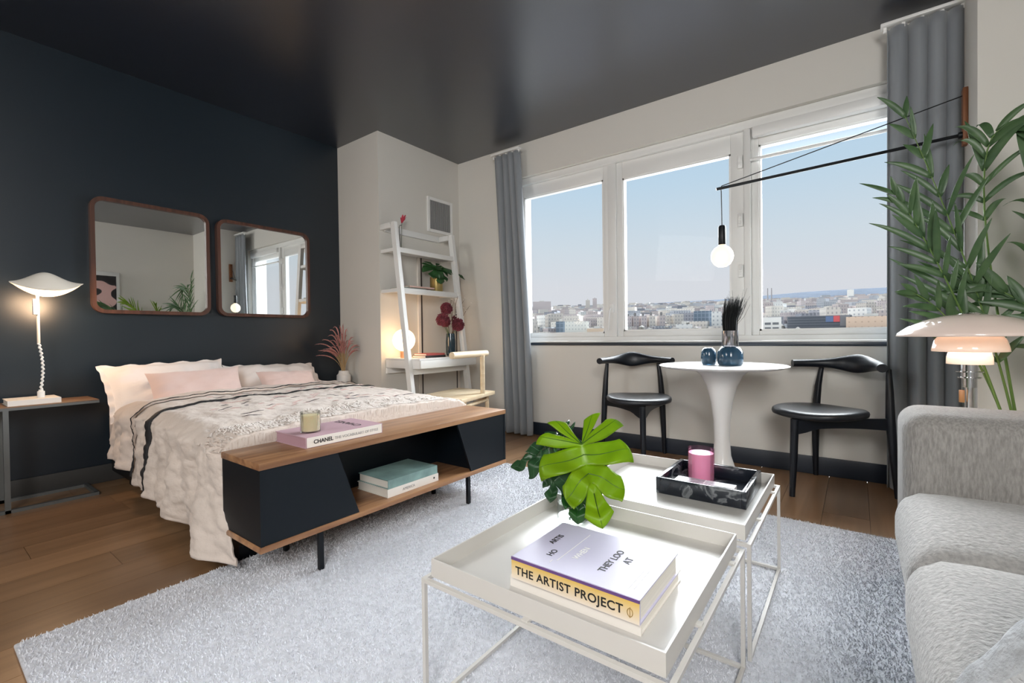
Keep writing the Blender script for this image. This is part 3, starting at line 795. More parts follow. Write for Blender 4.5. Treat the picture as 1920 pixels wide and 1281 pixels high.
def add_leaf(parent, name, base, tip, nrm, width, m, mv, **kw):
    bm = BM(); vn = monstera(bm, base, tip, nrm, width, **kw)
    bmesh.ops.remove_doubles(bm, verts=bm.verts, dist=.0004)
    lf = obj(name, bm, m, parent, smooth=180, solid=.0012)
    bm = BM()
    for q in vn: tube(bm, q, [.0016, .0015, .0013, .0011, .0009, .0007, .0004], 5)
    ob_ = obj('vein', bm, mv, lf); ob_['kind'] = 'stuff'
    return lf
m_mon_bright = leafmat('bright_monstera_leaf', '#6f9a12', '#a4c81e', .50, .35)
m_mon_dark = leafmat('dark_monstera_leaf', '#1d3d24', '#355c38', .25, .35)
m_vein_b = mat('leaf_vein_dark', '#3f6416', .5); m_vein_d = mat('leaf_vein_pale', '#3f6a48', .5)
m_petiole = mat('petiole', '#5a7a36', .5)
# gold pot monstera on the shelf
gp = thing('gold_pot_plant', (-3.2, 3.08, 1.338), 'green monstera cutting in a gold pot on the middle shelf', 'plant')
lathe(bm := BM(), [(0, 0), (.055, 0), (.060, .01), (.060, .145), (.054, .145), (.054, .02), (0, .02)], (-3.2, 3.08, 1.3385), 28); obj('gold_pot', bm, mat('gold_pot', (.42, .31, .12, 1), .38, metal=.9), gp)
bm = BM(); tube(bm, [(-3.2, 3.08, 1.40), (-3.19, 3.07, 1.55), (-3.17, 3.05, 1.585)], .004, 6); obj('petiole', bm, m_petiole, gp)
bm = BM(); tube(bm, [(-3.2, 3.09, 1.40), (-3.2, 3.12, 1.56), (-3.18, 3.14, 1.59)], .004, 6); obj('petiole', bm, m_petiole, gp)
m_mon_mid = leafmat('mid_monstera_leaf', '#1f4a24', '#35692f', .3, .35)
add_leaf(gp, 'leaf', (-3.17, 3.05, 1.585), (-3.06, 3.03, 1.43), (.75, -.05, .6), .30, m_mon_mid, m_vein_d, seed=3, curl=.15)
add_leaf(gp, 'leaf', (-3.18, 3.13, 1.585), (-3.12, 3.42, 1.53), (.35, -.05, .9), .17, m_mon_mid, m_vein_d, seed=4, curl=.12)

# ================================================================== STOOL by the desk
st = thing('desk_chair', (-2.59, 2.76, 0), 'pale pine chair with square seat and round top rail at the ladder desk', 'chair')
prism(bm := BM(), [(-2.32, 2.47), (-2.45, 3.02), (-2.89, 3.04), (-2.80, 2.56)], .425, .455, .004); obj('seat', bm, m_pine, st)
for x_, y_ in ((-2.37, 2.55), (-2.49, 2.96), (-2.83, 2.98), (-2.76, 2.62)):
    bm = BM(); tube(bm, [(x_, y_, 0), (x_, y_, .426)], .017, 12); obj('leg', bm, m_pine, st)
bm = BM(); tube(bm, [(-2.37, 2.55, .385), (-2.49, 2.96, .385)], .014, 10); tube(bm, [(-2.76, 2.62, .385), (-2.37, 2.55, .385)], .014, 10); tube(bm, [(-2.83, 2.98, .385), (-2.49, 2.96, .385)], .014, 10); tube(bm, [(-2.83, 2.98, .385), (-2.76, 2.62, .385)], .014, 10); obj('stretcher', bm, m_pine, st)
bm = BM(); tube(bm, [(-2.425, 2.83, .445), (-2.42, 2.825, .765)], .019, 14); obj('back_post', bm, m_pine, st)
bm = BM(); tube(bm, [(-2.395, 2.45, .778), (-2.445, 2.905, .778)], .026, 16); obj('top_rail', bm, m_pine, st)

# ================================================================== MEDIA CONSOLE
cs = thing('media_console', (-1.82, 1.45, RZ), 'walnut topped black media console with slanted doors at the bed foot', 'cabinet')
KX0, KX1, KY0, KY1 = -1.975, -1.662, .745, 2.142
obj('top_board', box(BM(), KX0, KX1, KY0 - .003, KY1 + .003, .460, .484, .001), m_walnut, cs)
obj('bottom_board', box(BM(), KX0, KX1, KY0 - .003, KY1 + .003, .168, .190, .001), m_walnut, cs)
m_blk = mat('black_blue_lacquer', (.0035, .0065, .010, 1), .42, spec=.3)
obj('back_panel', box(BM(), KX0 + .002, KX0 + .012, KY0 + .012, KY1 - .012, .190, .460), m_blk, cs)
for a, b in ((KY0, KY0 + .012), (KY1 - .012, KY1)): obj('side_panel', box(BM(), KX0 + .002, KX1 - .002, a, b, .190, .460), m_blk, cs)
def slab_yz(poly, x0, x1):
    bm = BM(); A = [bm.verts.new((x0, y, z)) for y, z in poly]; B = [bm.verts.new((x1, y, z)) for y, z in poly]; n = len(poly)
    bm.faces.new(A); bm.faces.new(list(reversed(B)))
    for k in range(n): bm.faces.new((A[k], B[k], B[(k + 1) % n], A[(k + 1) % n]))
    return bm
obj('door', slab_yz([(KY0 + .0125, .1905), (1.143, .1905), (1.048, .4595), (KY0 + .0125, .4595)], KX1 - .016, KX1 - .004), m_blk, cs)
obj('door', slab_yz([(1.842, .1905), (KY1 - .0125, .1905), (KY1 - .0125, .4595), (1.739, .4595)], KX1 - .016, KX1 - .004), m_blk, cs)
for a in (1.0, 1.87): obj('divider', box(BM(), KX0 + .0125, KX1 - .018, a, a + .012, .1905, .4595), m_blk, cs)
for y_ in (.978, 1.835):
    for x_ in (-1.685, -1.955): obj('leg', box(BM(), x_ - .009, x_ + .009, y_ - .009, y_ + .009, RZ, .168), m_black, cs)
for y_ in (.978, 1.835): obj('leg_rail', box(BM(), -1.946, -1.694, y_ - .009, y_ + .009, .152, .168), m_black, cs)
# things on and in the console
m_inkb = mat('print_black', (.015, .015, .016, 1), .6); m_inkg = mat('print_grey', (.28, .28, .28, 1), .6); m_inkw = mat('print_white', (.9, .9, .9, 1), .5)
b1 = thing('book', (-1.86, 1.14, .484), 'thick mauve pink hardback with white spine lying on the walnut console', 'book')
book(b1, -2.005 + .03, -1.735, .952, 1.318, .4845, .528, mat('mauve_cloth', '#b596a0', .6), 'x1', pages=mat('mauve_slip', '#a98690', .6))
obj('spine_label', box(BM(), -1.7349, -1.7335, .957, 1.313, .4865, .526), m_bookw, b1, smooth=0, label='white spine')
text('spine_title', 'CHANEL', .022, (-1.7335, .985, .499), (0, 1, 0), (0, 0, 1), m_inkb, b1, bold=.0006)
text('spine_subtitle', 'THE VOCABULARY OF STYLE', .0165, (-1.7335, 1.078, .500), (0, 1, 0), (0, 0, 1), m_inkg, b1)
text('cover_title', 'CHANEL', .050, (-1.775, 1.245, .528), (-1, 0, 0), (0, -1, 0), m_inkb, b1)
cn = thing('candle', (-1.835, 1.03, .528), 'cream candle in a clear glass standing on the mauve book', 'candle')
lathe(bm := BM(), [(0, .006), (.036, .006), (.036, .070), (0, .066)], (-1.835, 1.03, .5285), 28); obj('wax', bm, mat('cream_wax', '#e6d8b4', .5, sss=.4), cn)
lathe(bm := BM(), [(0, 0), (.039, 0), (.040, .004), (.040, .085), (.0375, .085), (.0375, .005), (0, .005)], (-1.835, 1.03, .5285), 28); obj('glass_jar', bm, glass('clear_glass', (.97, .97, .95, 1), .10), cn)
b2 = thing('book', (-1.82, 1.47, .19), 'white hardback at the bottom of the pair inside the console', 'book')
book(b2, -1.93, -1.70, 1.315, 1.63, .1905, .228, m_bookw, 'x1')
text('spine_title', 'AMERICA', .018, (-1.6999, 1.40, .203), (0, 1, 0), (0, 0, 1), m_inkg, b2)
lathe(bm := BM(), [(0, 0), (.005, 0), (.005, .001), (0, .001)], (0, 0, 0), 14)
bm.transform(Matrix.Translation((-1.700, 1.60, .211)) @ Matrix.Rotation(PI / 2, 4, 'Y')); obj('spine_emblem', bm, m_inkb, b2)
b3 = thing('book', (-1.82, 1.47, .228), 'sea green cloth book on top of the pair inside the console', 'book')
book(b3, -1.925, -1.702, 1.32, 1.625, .2285, .268, mat('sea_green_cover', '#7f9c98', .4, var=.25, vscale=9), 'x1')
# white cable on the floor past the console
bm = BM(); tube(bm, [(-2.30, 2.50, .006), (-2.22, 2.52, .006), (-2.16, 2.47, .006), (-2.10, 2.50, .006), (-2.06, 2.46, .008)], .006, 8)
single('power_cord', bm, m_whiteobj, 'short white power cord lying on the floor past the console end', 'cord', (-2.2, 2.5, 0))

# ================================================================== TRAY TABLES
m_tray = mat('warm_grey_lacquer', '#cdcac5', .30)
def tray_table(x0, x1, y0, y1, label):
    t = thing('tray_table', ((x0 + x1) / 2, (y0 + y1) / 2, RZ), label, 'coffee table', 'square tray tables')
    zb, zr = .342, .382; wl = .004
    bm = BM(); i = .012
    box(bm, x0 + i, x1 - i, y0 + i, y1 - i, zb - .003, zb)
    obj('tray_floor', bm, m_tray, t)
    bm = BM()
    box(bm, x0 + i, x0 + i + wl, y0 + i, y1 - i, zb, zr); box(bm, x1 - i - wl, x1 - i, y0 + i, y1 - i, zb, zr)
    box(bm, x0 + i + wl, x1 - i - wl, y0 + i, y0 + i + wl, zb, zr); box(bm, x0 + i + wl, x1 - i - wl, y1 - i - wl, y1 - i, zb, zr)
    obj('tray_wall', bm, m_tray, t)
    r = .005; zt = .333
    X0, X1, Y0, Y1 = x0, x1, y0, y1
    for xx in (X0, X1):
        for yy in (Y0, Y1): obj('leg', box(BM(), xx - r, xx + r, yy - r, yy + r, RZ, zt + r), m_tray, t)
    for xx in (X0, X1):
        obj('top_rod', box(BM(), xx - r, xx + r, Y0 + r, Y1 - r, zt - r, zt + r), m_tray, t)
        obj('floor_rod', box(BM(), xx - r, xx + r, Y0 + r, Y1 - r, RZ, RZ + 2 * r), m_tray, t)
    for yy in (Y0, Y1):
        obj('top_rod', box(BM(), X0 + r, X1 - r, yy - r, yy + r, zt - r, zt + r), m_tray, t)
    for yy in (Y1,):
        obj('floor_rod', box(BM(), X0 + r, X1 - r, yy - r, yy + r, RZ, RZ + 2 * r), m_tray, t)
    cx_, cy_ = (X0 + X1) / 2, (Y0 + Y1) / 2
    for (a, b) in ((X0, cy_ - .1), (X1, cy_ - .1), (X1, cy_ + .2), (X0, cy_ + .2)):
        e = a + (.016 if a < cx_ else -.016); obj('support_tab', box(BM(), min(a, e), max(a, e), b - .008, b + .008, zt + .002, zb - .001), m_tray, t)
    for b in (Y0, Y1):
        e = b + (.016 if b < cy_ else -.016); obj('support_tab', box(BM(), cx_ - .008, cx_ + .008, min(b, e), max(b, e), zt + .002, zb - .001), m_tray, t)
    return t
tray_table(-.838, -.246, .752, 1.346, 'nearer white square tray table carrying the art books and monstera')
tray_table(-.830, -.238, 1.394, 1.992, 'farther white square tray table carrying the marble tray')
TZ = .3425
# art books
A0 = thing('book', (-.48, .96, TZ), 'white hardback under the artist project book on the nearer tray table', 'book')
book(A0, -.642, -.330, .838, 1.085, TZ, TZ + .026, m_bookw, 'y0', pages=mat('paper_pages', '#ece8df'))
A1 = thing('book', (-.48, .95, TZ + .026), 'lilac art book with lettered yellow spine on the nearer tray table', 'book')
m_lil = mat('lilac_cover', '#c9c6de', .34, spec=.35)
BZ0, BZ1 = TZ + .0265, TZ + .075
book(A1, -.630, -.328, .828, 1.060, BZ0, BZ1, m_lil, 'y0')
def grad_spine():
    m = bpy.data.materials.new('yellow_spine'); m.use_nodes = True; nt = m.node_tree; b = nt.nodes['Principled BSDF']
    t = nt.nodes.new('ShaderNodeTexCoord'); s = nt.nodes.new('ShaderNodeSeparateXYZ'); r = nt.nodes.new('ShaderNodeValToRGB')
    nt.links.new(t.outputs['Generated'], s.inputs[0]); nt.links.new(s.outputs['Z'], r.inputs[0]); nt.links.new(r.outputs[0], b.inputs['Base Color'])
    r.color_ramp.elements[0].color = lin('#efe3d4'); r.color_ramp.elements[1].color = lin('#e2bd5e'); b.inputs['Roughness'].default_value = .3
    return m
obj('spine_panel', box(BM(), -.6295, -.3285, .8268, .8279, BZ0 + .001, BZ1 - .006), grad_spine(), A1, smooth=0, label='yellow printed spine')
obj('purple_band', box(BM(), -.630, -.328, .8262, .8292, BZ1 - .006, BZ1 + .0006), mat('purple_print', '#6a4d86', .3), A1, smooth=0)
text('spine_title', 'THE ARTIST PROJECT', .0255, (-.618, .8267, BZ0 + .013), (1, 0, 0), (0, 0, 1), m_inkb, A1, bold=.0004, spacing=1.06)
bm = BM(); tube(bm, [(-.347 + .0055 * math.cos(a), .8262, BZ0 + .020 + .008 * math.sin(a)) for a in [k * PI / 8 for k in range(17)]], .0007, 5, cap=False); tube(bm, [(-.347, .8262, BZ0 + .010), (-.347, .8262, BZ0 + .030)], .0007, 5); obj('spine_emblem', bm, mat('gold_print', '#9a7a34'), A1)
# cover lettering runs away from the spine
for body, s_, px, py, mm_ in (('WHAT ARTISTS', .021, -.585, .862, m_inkw), ('ARTIS', .021, -.585, .935, m_inkb), ('HO', .021, -.556, .880, m_inkb),
                              ('WHEN', .021, -.500, .900, m_inkw), ('THEY LOO', .023, -.428, .884, m_inkb), ('AT', .023, -.398, .945, m_inkb)):
    if body == 'WHAT ARTISTS': continue
    text('cover_lettering', body, s_, (px, py, BZ1), (0, 1, 0), (-1, 0, 0), mm_, A1, bold=.0003)
bm = BM()
for a, b, c_ in ((-.545, .855, .868), (-.535, .87, 1.03), (-.362, .855, 1.04), (-.352, .86, 1.0)):
    box(bm, a - .0007, a + .0007, b, c_, BZ1 + .0001, BZ1 + .0006)
obj('cover_rule', bm, m_inkw, A1, smooth=0)

# glass vase with monstera
mv = thing('monstera_vase', (-.712, 1.253, TZ), 'clear glass vase of monstera leaves on the nearer tray table', 'vase')
VC = (-.712, 1.253, TZ)
lathe(bm := BM(), [(0, 0), (.044, 0), (.047, .004), (.048, .14), (.0455, .14), (.0445, .014), (0, .012)], VC, 36); obj('glass_cylinder', bm, glass('vase_glass', (.95, .97, .965, 1), .04), mv)
lathe(bm := BM(), [(0, .013), (.0440, .015), (.0448, .055), (0, .055)], VC, 32); obj('water', bm, glass('water', (.97, .98, .98, 1), .05), mv)
def pet(pts, r=.0035):
    bm = BM(); tube(bm, pts, r, 8); obj('petiole', bm, m_petiole, mv)
pet([(-.72, 1.25, TZ + .02), (-.715, 1.25, .45), (-.68, 1.235, .56), (-.660, 1.222, .589)])
pet([(-.70, 1.26, TZ + .02), (-.715, 1.255, .46), (-.75, 1.268, .545), (-.776, 1.285, .574)])
pet([(-.705, 1.245, TZ + .02), (-.712, 1.25, .46), (-.735, 1.212, .545)])
pet([(-.705, 1.245, TZ + .02), (-.70, 1.25, .44), (-.670, 1.240, .50)])
add_leaf(mv, 'leaf', (-.660, 1.222, .587), (-.545, 1.120, .405), (.30, -.66, .62), .265, m_mon_bright, m_vein_b, seed=2, curl=.06, lobes=5, notch=.40, fold=.10, up=.50)
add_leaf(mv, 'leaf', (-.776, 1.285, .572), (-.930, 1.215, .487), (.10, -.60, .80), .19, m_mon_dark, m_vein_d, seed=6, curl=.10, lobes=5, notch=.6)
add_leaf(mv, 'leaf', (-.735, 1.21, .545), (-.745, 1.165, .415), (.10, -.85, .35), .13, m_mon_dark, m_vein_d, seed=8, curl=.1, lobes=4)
add_leaf(mv, 'leaf', (-.668, 1.238, .50), (-.650, 1.165, .375), (.20, -.85, .30), .17, m_mon_mid, m_vein_d, seed=9, curl=.06, lobes=4, notch=.2)

# marble tray with candle and matchbox
mt = thing('marble_tray', (-.43, 1.79, TZ), 'black veined marble tray on the farther tray table', 'tray')
def marble():
    m = bpy.data.materials.new('black_marble'); m.use_nodes = True; nt = m.node_tree; b = nt.nodes['Principled BSDF']
    t = nt.nodes.new('ShaderNodeTexCoord'); n = nt.nodes.new('ShaderNodeTexNoise'); n.inputs['Scale'].default_value = 9; n.inputs['Detail'].default_value = 8; n.inputs['Distortion'].default_value = 1.6
    nt.links.new(t.outputs['Object'], n.inputs[0]); r = nt.nodes.new('ShaderNodeValToRGB'); nt.links.new(n.outputs['Fac'], r.inputs[0])
    r.color_ramp.elements[0].position = .47; r.color_ramp.elements[0].color = (.010, .013, .020, 1)
    r.color_ramp.elements[1].position = .66; r.color_ramp.elements[1].color = (.012, .016, .024, 1)
    e = r.color_ramp.elements.new(.56); e.color = (.16, .17, .18, 1); e = r.color_ramp.elements.new(.52); e.color = (.014, .018, .026, 1)
    nt.links.new(r.outputs[0], b.inputs['Base Color']); b.inputs['Roughness'].default_value = .16; return m
mm1 = marble()
MX0, MX1, MY0, MY1 = -.585, -.288, 1.642, 1.938
obj('tray_floor', box(BM(), MX0 + .014, MX1 - .014, MY0 + .014, MY1 - .014, TZ, TZ + .012), mm1, mt)
bm = BM(); zt = TZ + .058
box(bm, MX0, MX0 + .014, MY0, MY1, TZ, zt, .0015); box(bm, MX1 - .014, MX1, MY0, MY1, TZ, zt, .0015)
box(bm, MX0 + .014, MX1 - .014, MY0, MY0 + .014, TZ, zt, .0015); box(bm, MX0 + .014, MX1 - .014, MY1 - .014, MY1, TZ, zt, .0015)
obj('tray_wall', bm, mm1, mt)
pc = thing('pink_candle', (-.478, 1.835, TZ + .012), 'pink glass candle standing in the marble tray', 'candle')
PC = (-.478, 1.835, TZ + .0125)
lathe(bm := BM(), [(0, 0), (.046, 0), (.048, .004), (.048, .125), (.0455, .125), (.0455, .008), (0, .008)], PC, 36); obj('pink_jar', bm, glass('pink_glass', (.985, .80, .89, 1), .06), pc)
lathe(bm := BM(), [(0, .009), (.0448, .009), (.0448, .108), (0, .108)], PC, 32); obj('wax', bm, mat('pale_pink_wax', '#f3dbe2', .4, sss=.3), pc)
mb = thing('match_box', (-.44, 1.71, TZ + .012), 'long patterned silver box lying in the marble tray', 'box')
m_mb = mat('silver_print', '#b9b6bd', .3, color2='#8d8b95', vscale=90, var=.1)
obj('box_sleeve', box(BM(), -.535, -.335, 1.668, 1.742, TZ + .0125, TZ + .046, .001), mat('white_card', '#e8e4e6', .4), mb)
obj('printed_panel', box(BM(), -.53, -.437, 1.672, 1.738, TZ + .046, TZ + .0465), m_mb, mb, smooth=0)
obj('printed_panel', box(BM(), -.432, -.34, 1.672, 1.738, TZ + .046, TZ + .0465), mat('silver_print_pale', '#cfccd2', .3, color2='#b0aeb6', vscale=70, var=.1), mb, smooth=0)
cl = obj('clear_lid', box(BM(), -.552, -.325, 1.661, 1.75, TZ + .0122, TZ + .030), glass('acrylic', (.98, .98, .98, 1), .02), mb, smooth=0)

# ================================================================== TULIP TABLE
tt = thing('tulip_table', (-.652, 2.975, 0), 'round white pedestal table under the window between the two black chairs', 'table')
TC = (-.652, 2.975, 0)
m_tul = mat('white_tulip_lacquer', '#e9e8e6', .25)
lathe(bm := BM(), [(0, .700), (.20, .700), (.325, .709), (.356, .719), (.358, .724), (.352, .727), (0, .727)], TC, 64); obj('table_top', bm, m_tul, tt, smooth=60)
lathe(bm := BM(), [(0, 0), (.235, 0), (.235, .006), (.20, .018), (.13, .045), (.075, .10), (.050, .18), (.043, .28), (.046, .38), (.060, .50), (.085, .60), (.118, .665), (.150, .692), (.160, .700), (0, .700)], TC, 48); obj('pedestal', bm, m_tul, tt, smooth=60)
m_bglass = mat('blue_smoked_glass', (.05, .12, .20, 1), .10, spec=.5, trans=.45)
tv = thing('twig_vase', (-.597, 2.945, .727), 'blue glass vase with silver neck and black twigs on the round table', 'vase')
TV = (-.597, 2.945, .7275)
lathe(bm := BM(), [(0, 0), (.060, 0), (.068, .010), (.071, .045), (.069, .080), (.052, .106), (.044, .112), (.040, .112), (.048, .10), (.063, .075), (.063, .02), (0, .012)], TV, 36); obj('vase_body', bm, m_bglass, tv)
lathe(bm := BM(), [(.043, .1125), (.045, .118), (.045, .205), (.041, .205), (.040, .118), (.040, .1125)], TV, 36, closed=True); obj('silver_neck', bm, mat('silver_glass', (.45, .46, .50, 1), .10, metal=.9), tv)
rt = random.Random(4); bm = BM()
for k in range(330):
    a = rt.uniform(0, 2 * PI); r0 = .036 * math.sqrt(rt.random()); r1 = r0 * rt.uniform(.9, 1.7) + rt.uniform(0, .012); H_ = rt.uniform(.33, .405)
    p0 = V(TV) + V((r0 * math.cos(a), r0 * math.sin(a), .13)); p1 = V(TV) + V((r0 * 1.15 * math.cos(a), r0 * 1.15 * math.sin(a), .27)); p2 = V(TV) + V((r1 * math.cos(a) + .018, r1 * math.sin(a), H_))
    tube(bm, [p0, p1, p2], [.0022, .002, .0006], 3)
ob = obj('black_twigs', bm, mat('black_twigs', (.012, .014, .015, 1), .7), tv); ob['kind'] = 'stuff'
bm = BM()
for k in range(26):
    a = rt.uniform(-.6, .9); p0 = V(TV) + V((.02, .01 * math.sin(k), .22)); H_ = rt.uniform(.34, .46); p1 = V(TV) + V((.03 + .05 * a, .02 * math.sin(k * 3), H_ * .8)); p2 = V(TV) + V((.03 + .085 * a, .03 * math.sin(k * 2), H_))
    tube(bm, [p0, p1, p2], [.001, .0009, .0005], 3)
ob = obj('wispy_grass', bm, mat('grey_grass', (.10, .09, .08, 1), .8), tv); ob['kind'] = 'stuff'
sv = thing('small_blue_vase', (-.722, 2.965, .727), 'small round blue glass vase beside the twig vase', 'vase')
lathe(bm := BM(), [(0, 0), (.034, 0), (.041, .01), (.045, .045), (.043, .075), (.034, .096), (.022, .104), (.018, .104), (.030, .09), (.038, .05), (.034, .014), (0, .010)], (-.722, 2.965, .7275), 32); obj('vase_body', bm, m_bglass, sv)
lathe(bm := BM(), [(0, .0795), (.0365, .0795), (.036, .0815), (0, .0815)], (-.722, 2.965, .7275 - .002), 24)
obj('rim_water', bm, mat('dark_inside', (.03, .06, .09, 1), .1), sv)

# ================================================================== BLACK CHAIRS
m_chair = mat('black_stained_wood', (.0045, .0065, .011, 1), .38, spec=.4, bump=.04, bscale=60)
m_leather = mat('black_leather', (.010, .012, .016, 1), .36, bump=.12, bscale=220)
def make_chair(label):
    t = thing('dining_chair', (0, 0, 0), label, 'chair', 'black elbow chairs')
    L = dict(local=True)
    for s in (-1, 1):
        bm = BM(); tube(bm, [(s * .235, .20, 0), (s * .225, .185, .22), (s * .215, .175, .42), (s * .205, .185, .58), (s * .192, .20, .705)], [.0135, .020, .023, .019, .013], 12); obj('back_leg', bm, m_chair, t, **L)
    bm = BM(); tube(bm, [(0, -.290, 0), (0, -.277, .22), (0, -.268, .432)], [.014, .0195, .0215], 12); obj('front_leg', bm, m_chair, t, **L)
    for s in (-1, 1):   # side aprons meeting at the front leg
        bm = BM(); a = V((s * .012, -.262, 0)); b = V((s * .210, .168, 0)); d = (b - a).normalized(); nn = V((-d.y, d.x, 0)) * .009
        rows = []
        for i in range(13):
            q = i / 12; p = a.lerp(b, q); zb = .372 - .022 * smst(.25, 0, q) + .012 * math.sin(q * PI)
            rows.append([bm.verts.new(p + nn * k + V((0, 0, z))) for k, z in ((-1, zb), (1, zb), (1, .437), (-1, .437))])
        for r0, r1 in zip(rows, rows[1:]):
            for k in range(4): bm.faces.new((r0[k], r0[(k + 1) % 4], r1[(k + 1) % 4], r1[k]))
        bm.faces.new(rows[0]); bm.faces.new(list(reversed(rows[-1])))
        obj('apron', bm, m_chair, t, **L)
    bm = BM(); tube(bm, [(-.205, .172, .405), (0, .185, .405), (.205, .172, .405)], .013, 8); obj('back_rail', bm, m_chair, t, **L)
    # padded seat: rounded, wide at the front
    bm = BM(); N = 40; rings = []
    def outl(a, k):
        c, s = math.cos(a), math.sin(a)
        x = math.copysign(abs(c) ** .75, c) * .222; y = math.copysign(abs(s) ** .8, s) * .225 - .075
        x *= 1 - .10 * max(0, s)
        return x * k, (y + .075) * k - .075
    for k, z in ((.90, .4385), (.985, .446), (1.0, .458), (.985, .470), (.93, .479), (.75, .482), (.45, .477), (.2, .474)):
        ring = []
        for i in range(N):
            a = 2 * PI * i / N; x, y = outl(a, k); sad = .012 * (abs(x) / .222) ** 2 - .004
            ring.append(bm.verts.new((x, y, z + (sad if z > .45 else sad * .6))))
        rings.append(ring)
    for r0, r1 in zip(rings, rings[1:]):
        for i in range(N): bm.faces.new((r0[i], r0[(i + 1) % N], r1[(i + 1) % N], r1[i]))
    bm.faces.new(list(reversed(rings[0]))); bm.faces.new(rings[-1])
    obj('seat', bm, m_leather, t, smooth=180, **L)
    # elbow back bar: deep in the middle, round horn ends coming forward
    bm = BM(); NS = 28; SEG = 16; rings = []
    for i in range(NS + 1):
        q = 2 * i / NS - 1; aq = abs(q)
        x = .262 * q; y = .235 - .20 * aq ** 2.2; zc = .722 + .004 * (1 - aq)
        hh = .0245 + .031 * math.exp(-(q / .42) ** 2) - .002 * aq; tt_ = .0245 - .004 * math.exp(-(q / .4) ** 2)
        tang = V((.262, -.20 * 2.2 * aq ** 1.2 * (1 if q > 0 else -1), 0)).normalized(); nn = V((-tang.y, tang.x, 0))
        tw = .010 * math.exp(-(q / .4) ** 2)
        rings.append([bm.verts.new(V((x, y, zc)) + nn * (tt_ * math.cos(a) + tw * math.sin(a)) + V((0, 0, hh * math.sin(a)))) for a in [2 * PI * k / SEG for k in range(SEG)]])
    for r0, r1 in zip(rings, rings[1:]):
        for k in range(SEG): bm.faces.new((r0[k], r0[(k + 1) % SEG], r1[(k + 1) % SEG], r1[k]))
    bm.faces.new(list(reversed(rings[0]))); bm.faces.new(rings[-1])
    obj('back_bar', bm, m_chair, t, smooth=50, **L)
    return t
ch = make_chair('black three legged elbow chair left of the round table')
ch.location = (-1.286, 3.225, 0); ch.rotation_euler = (0, 0, math.radians(30))
ch2 = dup(ch); ch2['label'] = 'black three legged elbow chair right of the round table by the sofa'
ch2.location = (-.128, 3.224, 0); ch2.rotation_euler = (0, 0, math.radians(-34))

# ================================================================== SWING ARM SCONCE
sw = thing('swing_lamp', (.46, 3.31, 2.0), 'long black swing arm wall lamp with round glowing bulb over the table', 'lamp')
obj('wall_plate', box(BM(), .44, .46, 3.285, 3.335, 1.87, 2.16, .003), wood('sconce_wood', '#7c4a2c', '#a0673f', 'Z', 1, .5), sw)
tip = V((-.664, 2.93, 1.774)); root = V((.43, 3.31, 1.925))
bm = BM(); tube(bm, [root, tip], .0085, 12); obj('arm', bm, m_black, sw)
bm = BM(); tube(bm, [(.44, 3.31, 1.925), (.425, 3.31, 1.925)], .016, 12); obj('pivot', bm, m_black, sw)
hook = tip.lerp(root, .025)
bm = BM(); tube(bm, [(.44, 3.31, 2.125), hook + V((0, 0, .012)), hook + V((-.004, 0, .004)), hook + V((-.002, 0, -.02)), V((-.634, 2.93, 1.555))], .0028, 6); obj('cable', bm, m_black, sw)
lathe(bm := BM(), [(0, 0), (.019, 0), (.021, .004), (.021, .104), (.016, .112), (0, .112)], (-.634, 2.93, 1.442), 20); obj('lamp_holder', bm, m_black, sw)
lathe(bm := BM(), [(0, -.134), (.025, -.130), (.045, -.116), (.058, -.094), (.0625, -.070), (.058, -.044), (.044, -.022), (.026, -.010), (.018, -.001), (0, 0)], (-.634, 2.93, 1.442), 32); obj('globe_bulb', bm, mat('lit_globe_bulb', '#fff0da', .4, emit='#ffe6c2', estr=1.05), sw, smooth=180)

# ================================================================== SOFA
m_sofa = mat('grey_woven_upholstery', '#a9a7a4', .95, bump=.9, bscale=95, var=.16, vscale=100, stretch=(1, 1, 1), sheen=.25, detail=5, bdist=.006)
m_sofa_arm = mat('grey_woven_arm', '#928f8b', .95, bump=.9, bscale=120, var=.20, vscale=110, stretch=(1.6, 1.6, .35), sheen=.2, detail=5, bdist=.006)
sf = thing('sofa', (.68, 1.2, RZ), 'pale grey woven fabric sofa with padded arm at the right', 'sofa')
def soft(bm, x0, x1, y0, y1, z0, z1, r, seg=6, puff=0):
    box(bm, x0, x1, y0, y1, z0, z1, r, seg); return bm
obj('arm', soft(BM(), .120, 1.24, 1.93, 2.26, .08, .652, .062), m_sofa_arm, sf, smooth=180)
obj('base', soft(BM(), .135, 1.24, .20, 1.928, .08, .27, .03, 3), m_sofa, sf, smooth=180)
def cushion_grid(x0, x1, y0, y1, z0, z1, R):
    """seat cushion: crowned top, bullnose front edge"""
    bm = BM(); box(bm, x0, x1, y0, y1, z0, z1)
    bmesh.ops.subdivide_edges(bm, edges=bm.edges[:], cuts=15, use_grid_fill=True)
    cx_, cy_, cz_ = (x0 + x1) / 2, (y0 + y1) / 2, (z0 + z1) / 2; hx, hy, hz = (x1 - x0) / 2, (y1 - y0) / 2, (z1 - z0) / 2
    for v_ in bm.verts:
        p = v_.co - V((cx_, cy_, cz_)); inn = V((max(-hx + R, min(hx - R, p.x)), max(-hy + R * .6, min(hy - R * .6, p.y)), max(-hz + R, min(hz - R, p.z))))
        d = p - inn
        if d.length > 1e-6:
            d.y *= 1 / .6; d = d.normalized() * R; d.y *= .6
            p = inn + d
        a, b = p.x / hx, p.y / hy
        if p.z > 0: p.z += .035 * (1 - min(1, b * b)) * (1 - .5 * min(1, a * a)) * (p.z / hz)
        v_.co = p + V((cx_, cy_, cz_))
    return bm
obj('seat_cushion', cushion_grid(.095, 1.0, 1.385, 1.935, .20, .415, .085), m_sofa, sf, smooth=180)
